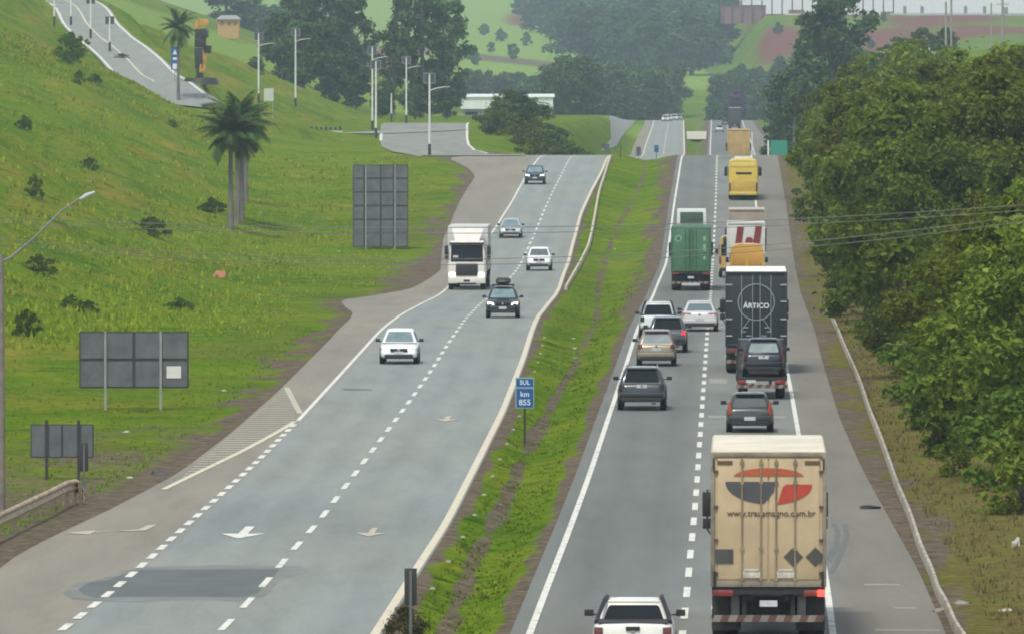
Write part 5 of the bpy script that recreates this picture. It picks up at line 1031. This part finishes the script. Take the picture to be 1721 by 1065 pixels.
L_PURP = leaf_mat('leaf_purple', (.05, .03, .055), (.085, .05, .095), (.12, .08, .13), .2)
L_PALM = leaf_mat('leaf_palm', (.030, .060, .020), (.060, .102, .032), (.095, .145, .045), .15)
L_DRY = leaf_mat('leaf_dry', (.035, .030, .016), (.065, .055, .03), (.09, .08, .045), .1)
M_BARK = mat('bark', (.10, .080, .058), .9, var=.45, scale=3, bump=.5); M_BARKG = mat('bark_grey', (.17, .155, .135), .9, var=.4, scale=2, bump=.4); M_BARKP = mat('palm_trunk', (.165, .150, .130), .9, var=.3, scale=1.5)
def unit(n, r_): v = r_.normal(size=(n, 3)); return v/np.linalg.norm(v, axis=1)[:, None]
def leaves(P, N, size, r_, asp=.62):
    n = len(P); a = np.cross(N, unit(n, r_)); a /= np.linalg.norm(a, axis=1)[:, None]+1e-9; b = np.cross(N, a); s = (size*(.45+1.25*r_.random(n)**1.6))[:, None]
    A, B = a*s, b*s*asp; dp = N*s*.22
    V = np.stack([P-A-dp, P-B*1.0, P+A-dp, P+B*1.0], 1).reshape(-1, 3); return V, np.arange(4*n).reshape(-1, 4)
def crown_of(clumps, per, leaf, m, r_, name='crown', up=.55):
    Ps, Ns = [], []
    for c, rad, *wt in clumps:
        k = int(per*(np.prod(rad)**(2/3))*(wt[0] if wt else 1)); u = unit(k, r_); q = r_.random(k)**.45; jag = 1+.28*r_.normal(size=k)*(r_.random(k) < .35)
        Ps.append(np.array(c)+u*np.array(rad)*(q*jag)[:, None]); nn = u*.55+np.array([0, 0, up])+unit(k, r_)*.75; Ns.append(nn/np.linalg.norm(nn, axis=1)[:, None])
    V, F = leaves(np.concatenate(Ps), np.concatenate(Ns), leaf, r_); return np_mesh(name, V, F, m, smooth=False)
def tree_proto(name, seed, H, rad, trunk, shape, nc, per, leaf, lm, bark=M_BARK, cr=(.30, .45), lean=0, zc0=None, sprig=0, fill=.22):
    """trunk with limbs running out to leaf clumps; shape(z 0..1) gives the crown's width along its height"""
    r_ = np.random.default_rng(seed); z0 = trunk*H if zc0 is None else zc0; cl = []
    for k in range(nc):
        f = (k+.5)/nc if nc > 3 else r_.random(); f = np.clip(f+r_.normal()*.05, .02, 1); wd = shape(f)*rad; a = k*2.4+r_.random()*1.0; q = (.35+.65*r_.random()**.6)*wd if f < .93 else .2*wd
        c = np.array([math.cos(a)*q+lean*f*rad, math.sin(a)*q, z0+f*(H-z0)*.94]); s = rad*(cr[0]+(cr[1]-cr[0])*r_.random())*(.75+.35*shape(f)); cl.append((c, (s, s, s*(.62+.25*r_.random()))))
    mb = MB(); tr = max(.05, H*.016+.03); path = [(0, 0, -.4), (.04*rad, 0, H*.2), (-.03*rad+lean*rad*.2, .03*rad, H*.45), (.02*rad+lean*rad*.6, 0, H*.72), (lean*rad*.9, 0, H*.88)]
    mb.tube(path, [tr*1.35, tr, tr*.8, tr*.5, tr*.15], 8)
    for c, s in list(cl)[::max(1, nc//12)]:
        zb = max(z0*.75, min(H*.7, c[2]-.45*math.hypot(c[0], c[1])-.2)); x0 = lean*rad*zb/H*.7; mid = ((x0+c[0])*.5, c[1]*.45, (zb+c[2])*.5-.05*H); mb.tube([(x0, 0, zb), mid, tuple(c)], [tr*.55, tr*.34, tr*.10], 6)
    t = thing(name, None, 'tree', (0, 0, 0)); o = mb.build('trunk', bark, t, 50)
    for k in range(sprig):
        f = r_.random(); a = r_.random()*6.28; q = shape(f)*rad*r_.uniform(.95, 1.28); s = rad*r_.uniform(.07, .13)
        cl.append((np.array([math.cos(a)*q+lean*f*rad, math.sin(a)*q, z0+f*(H-z0)*r_.uniform(.98, 1.06)]), (s*1.3, s*1.3, s*.8), .8))
    if fill: cl.append((np.array([lean*rad*.5, 0, z0+(H-z0)*.5]), (rad*.72, rad*.72, (H-z0)*.42), fill))
    link('crown', crown_of(cl, per, leaf, lm, r_), t); return t
dome = lambda f: math.sin(math.pi*min(1, .22+f*.80))**.75
tall = lambda f: .55+.45*math.sin(math.pi*f)
cone = lambda f: 1.05-.85*f
class Kind:
    def __init__(s, *p): s.p = list(p); s.used = set(); s.k = 0
    def put(s, X, d, H, label, cat='tree', group=None, rz=None, i=None, wide=1.0, z=None):
        i = s.k % len(s.p) if i is None else i; s.k += 1; pr, h0 = s.p[i]; f = H/h0; zg = ground(X, d) if z is None else z
        rz = random.uniform(0, 6.28) if rz is None else rz
        if i not in s.used: s.used.add(i); o = pr; o.location = (X, d, zg); o.rotation_euler = (0, 0, rz); o.scale = (f*wide, f*wide, f); o['label'] = label
        else: o = dup(pr, (X, d, zg), rz, label, None, (f*wide, f*wide, f))
        o['category'] = cat
        if group: o['group'] = group
        elif 'group' in o: del o['group']
        return o
    def done(s):
        for i, (pr, _) in enumerate(s.p):
            if i not in s.used:
                for c in list(pr.children): bpy.data.objects.remove(c)
                bpy.data.objects.remove(pr)
K_NEAR = Kind((tree_proto('broadleaf_tree', 1, 8, 3.2, .18, dome, 40, 820, .10, L_OLIVE, cr=(.18, .34), sprig=20), 8), (tree_proto('broadleaf_tree', 2, 8, 3.0, .16, dome, 40, 820, .10, L_FRESH, cr=(.18, .34), sprig=20), 8), (tree_proto('broadleaf_tree', 3, 8, 3.3, .2, dome, 40, 820, .10, L_DARK, cr=(.18, .34), sprig=20), 8))
K_UP = Kind((tree_proto('broadleaf_tree', 4, 13, 4.6, .16, dome, 64, 620, .14, L_OLIVE, cr=(.15, .30), sprig=26), 13), (tree_proto('broadleaf_tree', 5, 13, 4.8, .15, dome, 64, 620, .14, L_DARK, cr=(.15, .30), sprig=26), 13), (tree_proto('broadleaf_tree', 6, 13, 4.4, .14, tall, 64, 620, .14, L_OLIVE, cr=(.15, .30), sprig=26), 13))
K_SHRUB = Kind((tree_proto('shrub', 11, 3, 1.7, .05, dome, 10, 560, .12, L_DARK), 3), (tree_proto('shrub', 12, 3, 1.6, .05, dome, 10, 520, .12, L_OLIVE), 3), (tree_proto('shrub', 13, 3, 1.8, .05, dome, 9, 480, .13, L_FAR), 3))
K_FAR = Kind(*[(tree_proto('wood_tree', 20+k, 14, 4.6, .12, dome if k < 3 else tall, 18, 62, .42, L_FAR if k % 2 else L_GUM), 14) for k in range(5)])
K_GUM = Kind(*[(tree_proto('gum_tree', 30+k, 20, 4.6, .16, tall, 26, 80, .38, L_GUM, M_BARKG, (.26, .40)), 20) for k in range(3)])
K_PURP = Kind((tree_proto('flowering_tree', 40, 10, 4.2, .12, dome, 14, 60, .42, L_PURP), 10))
L_HILL = leaf_mat('leaf_hill', (.045, .092, .012), (.075, .132, .016), (.110, .170, .024), .2)
K_HILL = Kind(*[(tree_proto('shrub', 14+k, 3, 1.8, .02, dome, 14, 520, .13, L_HILL, cr=(.2, .4), sprig=10), 3) for k in range(3)])
K_DRYS = Kind((tree_proto('shrub', 41, 2, 1.1, .05, dome, 12, 1700, .06, L_DRY), 2))
K_SLIM = Kind((tree_proto('slender_tree', 42, 9, 1.9, .62, dome, 9, 160, .22, L_GUM, M_BARKG, (.30, .5)), 9))
K_LEAN = Kind((tree_proto('leaning_tree', 43, 6.3, 3.0, .55, dome, 12, 240, .15, L_DARK, M_BARK, (.25, .4), -.75), 6.3))
# right-hand roadside trees
for X, d, H, i, lb in ((16.6, 258, 8.6, 0, 'olive roadside tree with dense crown at the right picture edge'), (16.9, 282, 8.2, 1, 'fresh green roadside tree reaching into the right picture edge'), (17.6, 308, 7.8, 0, 'olive tree in the middle of the near right row'), (18.3, 332, 6.9, 1, 'bright green tree left of the olive near trees'), (18.9, 356, 6.0, 2, 'dark low tree where the near right row begins'), (20.6, 338, 7.6, 0, 'olive tree behind the bright green near tree'), (19.0, 292, 8.8, 2, 'dark tree behind the fresh green roadside tree'), (18.3, 378, 5.0, 2, 'small dark tree beside the kerb top')):
    K_NEAR.put(X, d, H, lb, 'tree', 'near trees on the right verge', i=i)
for X, d, H, i, lb in ((14.7, 240, 2.6, 1, 'olive shrub in the lower right corner under the trees'), (15.4, 252, 3.2, 0, 'dark shrub at the foot of the edge tree'), (15.0, 276, 3.0, 0, 'dark shrub between trunks and dry verge'), (15.6, 296, 3.6, 0, 'taller dark shrub in the shade of the near trees'), (16.0, 318, 3.4, 0, 'dark shrub leaning to the verge above the others'), (16.7, 345, 3.0, 1, 'olive shrub at the end of near tree row'), (13.9, 262, 1.3, 1, 'small pale green bush on the dry verge'), (17.0, 372, 2.6, 0, 'low dark shrub near the top of the kerb'), (17.3, 408, 3.2, 0, 'low dark shrub at the shaded bend of the verge')):
    K_SHRUB.put(X, d, H, lb, 'shrub', 'shrubs under the right trees', i=i)
K_LEAN.put(16.8, 344, 6.6, 'leaning dark tree whose twigs hang over the shoulder by the black truck', 'tree', rz=.25)
up = [(20.6, 408, 10.5, 1), (24.5, 424, 12.4, 0), (20.8, 446, 12.3, 0), (26.6, 458, 13.4, 2), (22.6, 482, 12.8, 1), (29.5, 500, 14, 0), (22.4, 522, 13.2, 2), (26.5, 548, 14.3, 0), (23.4, 570, 13, 1), (32, 560, 15, 2), (28.5, 610, 14.2, 0), (24.8, 622, 12, 1), (26.2, 672, 11.8, 0), (31, 680, 13.5, 2), (27.8, 724, 11.2, 1), (29.6, 776, 10.3, 0), (35, 770, 12, 2), (31.3, 820, 9, 1), (36.5, 860, 9, 0), (19.2, 432, 7.5, 1), (20.2, 470, 8, 1)]
for k, (X, d, H, i) in enumerate(up):
    X += 1.3*float(sst(470, 560, d))+1.6*float(sst(720, 800, d))
    K_UP.put(X, d, H, ['tall olive broadleaf tree of the dense right-hand tree belt', 'tall dark broadleaf tree of the dense right-hand tree belt', 'tall narrow crowned tree of the dense right-hand tree belt'][i], 'tree', 'tree belt along the right of the motorway', i=i)
K_SLIM.put((1335-CX)/14.3, 979, 8.9, 'slender bare trunked tree with small top past the crest', 'tree')
# gum trees on the right hillock
for X, d, H, lb in ((45.0, 1210, 15.5, 'tall blue green gum tree crowning the right hillock'), (41.2, 1170, 14.0, 'gum tree on the left flank of right hillock'), (39.2, 1140, 10, 'shorter gum tree at the lower left of hillock'), (48.8, 1230, 15.0, 'gum tree with loose hanging twigs right of the tallest'), (37.6, 1165, 8, 'low gum tree at hillock foot')): K_FAR.put(X, d, H*.98, lb, 'tree', 'gum trees on the right hillock', i=int(X) % 3, wide=1.0)
for X, d, H in ((62, 1330, 5), (66, 1340, 5.6), (70, 1345, 5), (57, 1340, 3.5), (52, 1180, 3), (48, 1100, 3)): K_FAR.put(X, d, H, 'dark rounded thicket on the skyline of the right hillock', 'shrub', 'thicket on the right hillock', wide=1.5)
# shrubs beside the junction
for k, (X, d, H, w_) in enumerate(((-2.0, 1015, 2.6, 1.3), (-.4, 1040, 5.6, 1.0), (1.4, 1030, 5.2, 1.0), (2.8, 1022, 3.0, 1.3), (4.6, 1036, 3.6, 1.3), (-2.2, 1062, 3.2, 1.3), (.2, 1078, 4.4, 1.2), (2.6, 1066, 4.0, 1.3), (6.8, 1030, 3.6, 1.3), (6.2, 1000, 3.4, 1.4), (3.2, 985, 3.2, 1.5), (.6, 975, 3.0, 1.4), (8.4, 1046, 3.0, 1.3), (5.2, 950, 2.4, 1.5), (7.2, 962, 2.4, 1.4), (2.6, 938, 2.6, 1.4))):
    K_SHRUB.put(X, d, H, 'dense dark bush in the thicket beside the junction', 'bush', 'bushes between junction and carriageway', i=[2, 0, 2, 1][k % 4], wide=w_)
# big trees behind the junction and along the bank
for X, d, H, lb in ((-14.6, 1350, 25, 'tallest dark gum tree behind the junction lamp posts'), (-10.5, 1385, 21, 'gum tree right of the tallest one behind junction'), (-19, 1340, 17, 'gum tree left of the tallest one behind junction'), (-31, 1420, 23, 'tall dark tree on the bank right of lamp post'), (-27, 1400, 20, 'dark tree in the middle of the bank trees'), (-36, 1440, 20, 'dark tree at the left end of bank trees')): K_GUM.put(X, d, H, lb, 'tree', 'big trees behind the junction', wide=.82)
for X, d, H in ((-30, 1330, 12), (-26, 1310, 9), (-20, 1300, 5.5), (-13, 1310, 8), (-34, 1350, 12), (-39, 1400, 12), (-28, 1290, 6), (-15, 1290, 5.5), (-10, 1280, 5), (-24, 1280, 5), (-20, 1275, 4.5)): K_FAR.put(X, d, H, 'mid height dark tree in the thicket behind the junction', 'tree', 'thicket behind the junction', wide=1.1)
# woods beyond the second rise
def wood(n, px0, px1, d0, d1, h0, h1, label, group, seed, kind=K_FAR, wide=1.15, keep=None):
    r_ = random.Random(seed)
    for k in range(n):
        d = d0+(d1-d0)*((k+.5)/n)+r_.uniform(-20, 20); px = px0+(px1-px0)*((k*.618) % 1)+r_.uniform(-8, 8); X = (px-CX)/FPX*d
        if keep and not keep(X, d): continue
        kind.put(X, d, r_.uniform(h0, h1), label, 'tree', group, wide=wide*r_.uniform(.9, 1.2))
off_road = lambda X, d: X < LL(d)-3 or X > RR(d)+4
wood(24, 935, 1120, 1990, 2230, 11, 16, 'hazy dark tree of the wood left of the far carriageways', 'wood left of the far carriageways', 1, keep=lambda X, d: d > 1960)
wood(16, 925, 1010, 1640, 1900, 9, 13, 'dark tree beside the white warehouse end', 'trees right of the warehouse', 2, keep=lambda X, d: X < LL(d)-13)
wood(60, 880, 1215, 2550, 3700, 15, 22, 'blue hazy tree of the big wood below the hilltop', 'big wood below the hilltop', 3, wide=1.4, keep=lambda X, d: X/d*FPX+CX > 985-max(0, (d-2750))*.14)
wood(14, 1205, 1345, 2040, 2260, 6, 10, 'hazy tree of the wood right of the far carriageways', 'wood right of the far carriageways', 4)
wood(14, 790, 985, 2200, 2330, 8, 10, 'small tree in the dark hedge below the bright field', 'hedge below the bright field', 5)
wood(24, 375, 575, 2080, 2700, 13, 18, 'blue hazy tree of the forest behind the left hill', 'forest behind the left hill', 6)
wood(14, 1250, 1345, 1600, 1980, 5, 8, 'tree along the far right roadside', 'far right roadside trees', 7, keep=lambda X, d: X > RR(d)+6)
wood(9, 1210, 1500, 2380, 2620, 3, 5, 'scattered far bush on the red earth slope', 'bushes on the red earth slope', 8)
wood(6, 800, 900, 2700, 3300, 4, 6, 'lone far bush in the bright field', 'bushes in the bright field', 9)
wood(9, 1210, 1340, 2270, 2420, 6, 9, 'low hazy tree at the foot of the red earth slope', 'trees at the foot of the red earth slope', 10)
K_PURP.put((1237-CX)/FPX*2080, 2080, 10, 'purple flowering tree among the hazy woods', 'tree'); K_PURP.done()
# shrubs on the hill slope
for px, py, wpx, hpx, i, lb in ((120, 103, 52, 48, 0, 'round dark shrub below the access road on the hill'), (112, 108, 28, 26, 0, 'small dark shrub under the round one'), (133, 142, 16, 26, 0, 'upright narrow shrub on the upper hill'), (160, 144, 22, 18, 2, 'grey green low shrub right of the narrow one'), (40, 222, 26, 26, 2, 'grey green shrub near the left edge high on the hill'), (150, 288, 28, 24, 0, 'dark shrub in the middle of the hill'), (58, 334, 16, 40, 0, 'slim dark shrub beside a shaded furrow'), (255, 398, 54, 34, 0, 'broad dark shrub lying across the lower hill'), (65, 460, 50, 34, 0, 'dark spreading shrub near the left edge'), (120, 520, 34, 26, 1, 'olive shrub above the wide sign'), (148, 528, 30, 26, 0, 'dark shrub close above the wide sign'), (45, 566, 42, 50, 0, 'tall dark shrub left of the wide sign'), (355, 360, 40, 26, 2, 'grey green shrub left of palm trunks'), (290, 214, 18, 14, 0, 'tiny shrub on the slope below the access road'), (205, 100, 22, 10, 0, 'dark fallen brush on the edge of access road'), (440, 128, 10, 12, 0, 'tiny dark bush on the far grass bank'), (300, 522, 46, 24, 2, 'low shaded shrub at the foot of the hill')):
    X, d, z = hit(px, py); s = FPX/d; H = hpx/s; K_HILL.put(X, d, H, lb, 'shrub', 'shrubs on the hill slope', i={0: 1, 1: 2, 2: 0}[i], wide=max(.6, (wpx/s)/(H*1.12)), z=z-.1)
K_DRYS.put(*[gpt(683, 1092)[k] for k in (0, 1)], 1.05, 'dry brown shrub at the foot of the black marker board', 'shrub', wide=.9)
# palms
def palm_proto(seed, H, nf, fl):
    r_ = np.random.default_rng(seed); t = thing('palm_tree', None, 'palm', (0, 0, 0)); mb = MB(); mb.tube([(0, 0, -.5), (.05, 0, H*.3), (-.04, 0, H*.62), (0, 0, H*.70)], [.26, .20, .17, .15], 12); mb.tube([(0, 0, H*.70), (0, 0, H*.78)], [.22, .10], 10); mb.build('trunk', M_BARKP, t, 50)
    Ps, Ns, top = [], [], np.array([0, 0, H*.74])
    V = []; F = []
    for k in range(nf):
        a = k*2.4+r_.random()*.5; el = R(84-120*(k/nf)**.85+r_.uniform(-14, 14)); L_ = fl*r_.uniform(.8, 1.1); h = np.array([math.cos(a), math.sin(a), 0]); side = np.array([-math.sin(a), math.cos(a), 0])
        pts = []; p = top.copy(); e = el
        for j in range(13): pts.append(p.copy()); p = p+(h*math.cos(e)+np.array([0, 0, math.sin(e)]))*L_/12; e -= R(3+6*j/12)
        for j in range(1, 13):
            tdir = (pts[j]-pts[j-1])/np.linalg.norm(pts[j]-pts[j-1]); ll = fl*.26*math.sin(math.pi*min(1, .12+j/13.5))
            for sg in (-1, 1):
                for q in (0, .25, .5, .75):
                    b = pts[j-1]*(1-q)+pts[j]*q; tip = b+side*sg*ll*.72+tdir*ll*.55+np.array([0, 0, -ll*.35+r_.uniform(-.08, .08)]); wv = tdir*.085; o = len(V); V += [b-wv*.5, b+wv*.5, tip+wv*.2, tip-wv*.2]; F.append((o, o+1, o+2, o+3))
    link('fronds', np_mesh('fronds', np.array(V), np.array(F), L_PALM, smooth=False), t); return t
K_PALM = Kind((palm_proto(1, 11, 38, 3.6), 11), (palm_proto(2, 11, 30, 3.2), 11))
for px, d, H, lb in ((388, 640, 10.2, 'stout palm with pale trunk, front left of the palm clump'), (399, 655, 11.0, 'tallest palm in the middle of the palm clump'), (407, 662, 10.2, 'palm with grey trunk at the right of the clump'), (414, 700, 9.2, 'thin palm standing behind the clump at right')):
    X, _, z = at_d(px, d); K_PALM.put(X, d, H, lb, 'palm', 'palm clump below the hill', z=z)
X, d, z = hit(300, 172); K_PALM.put(X, d, 166/(FPX/d), 'lone palm with slim trunk beside the access road', 'palm', i=1, z=z, wide=.8)
for K in (K_HILL, K_NEAR, K_UP, K_SHRUB, K_FAR, K_GUM, K_DRYS, K_SLIM, K_LEAN, K_PALM): K.done()
# grass blades along median and verges: one uncountable mass
def tufts(n, xf, d0, d1, hmin, hmax, m, name, seed, zf, bw=.035, sp_=.10):
    r_ = np.random.default_rng(seed); d = d0*(d1/d0)**r_.random(n); X = xf(d, r_.random(n)); z = zf(X, d); V = []; F = []
    B = np.stack([X, d, z-.03], -1); nb = 5; Vs = []
    for k in range(nb):
        a = r_.random(n)*6.28; h = hmin+(hmax-hmin)*r_.random(n)**1.6; lean = .2+.5*r_.random(n); wv = np.stack([np.cos(a+1.57), np.sin(a+1.57), 0*a], -1)*bw; o = np.stack([np.cos(a), np.sin(a), 0*a], -1)*sp_
        tip = B+o+np.stack([np.cos(a)*h*lean, np.sin(a)*h*lean, h], -1); Vs.append(np.stack([B+o-wv, B+o+wv, tip], 1))
    V = np.concatenate(Vs).reshape(-1, 3); o = link(name, np_mesh(name, V, np.arange(len(V)).reshape(-1, 3), m, smooth=False)); return tag(o, None, None, None, 'stuff')
zmed = lambda X, d: np.array([float(zr(b))-.38*math.sin(math.pi*min(1, max(0, (a-float(B1(b)))/max(.1, float(B2(b)-B1(b)))*1.05-.03)))**2*min(1.4, float(B2(b)-B1(b))/3.4) for a, b in zip(X, d)])
G_GRN = leaf_mat('blade_green', (.085, .15, .012), (.135, .215, .02), (.19, .265, .033), .45); G_DRY = leaf_mat('blade_dry', (.14, .115, .045), (.21, .175, .07), (.28, .25, .10), .5)
def xmed(d, u): w_ = B2(d)-B1(d); f = np.where(u < .5, .17+.42*u, .60+.5*(u-.5)); return B1(d)+w_*(.13+.72*u)
tufts(4200, xmed, 178, 600, .03, .10, G_GRN, 'median_grass', 1, zmed)
tufts(2500, lambda d, u: B0(d)-1.4-u**1.5*14, 225, 420, .05, .18, G_GRN, 'verge_grass', 3, h_left)
G_WEED = leaf_mat('blade_weed', (.13, .19, .010), (.21, .27, .016), (.33, .33, .035), .5)
def xhill(d, u): return xref(d)-12-u*(.0614*d-2)
tufts(4200, xhill, 380, 838, .10, .46, G_WEED, 'hill_weeds', 5, h_left, .10, .22)
tufts(1500, lambda d, u: -27-u*(.0614*d-27), 838, 925, .12, .5, G_WEED, 'hill_weeds', 7, h_left, .12, .25)
tufts(3500, lambda d, u: B0(d)-3-u*20, 400, 800, .08, .28, G_WEED, 'verge_grass', 6, h_left, .06, .15)
tufts(3000, lambda d, u: B3(d)+1.2+u**1.2*6, 185, 480, .06, .24, G_DRY, 'dry_verge_grass', 2, h_right)
# ------------------------------------------------------------------ humid summer air
mb = MB(); mb.box((0, 2190, 44), (1100, 4560, 104)); hz = mb.build('haze', M_BLACK); hz.data.materials.clear()
m = bpy.data.materials.new('haze_air'); m.use_nodes = True; n = m.node_tree.nodes; l = m.node_tree.links
for x in list(n): n.remove(x)
o = n.new('ShaderNodeOutputMaterial'); v = n.new('ShaderNodeVolumePrincipled'); v.inputs['Color'].default_value = (.72, .92, .96, 1); v.inputs['Density'].default_value = 1.4e-4; v.inputs['Anisotropy'].default_value = .2
l.new(v.outputs[0], o.inputs['Volume']); hz.data.materials.append(m); tag(hz, kind='stuff')
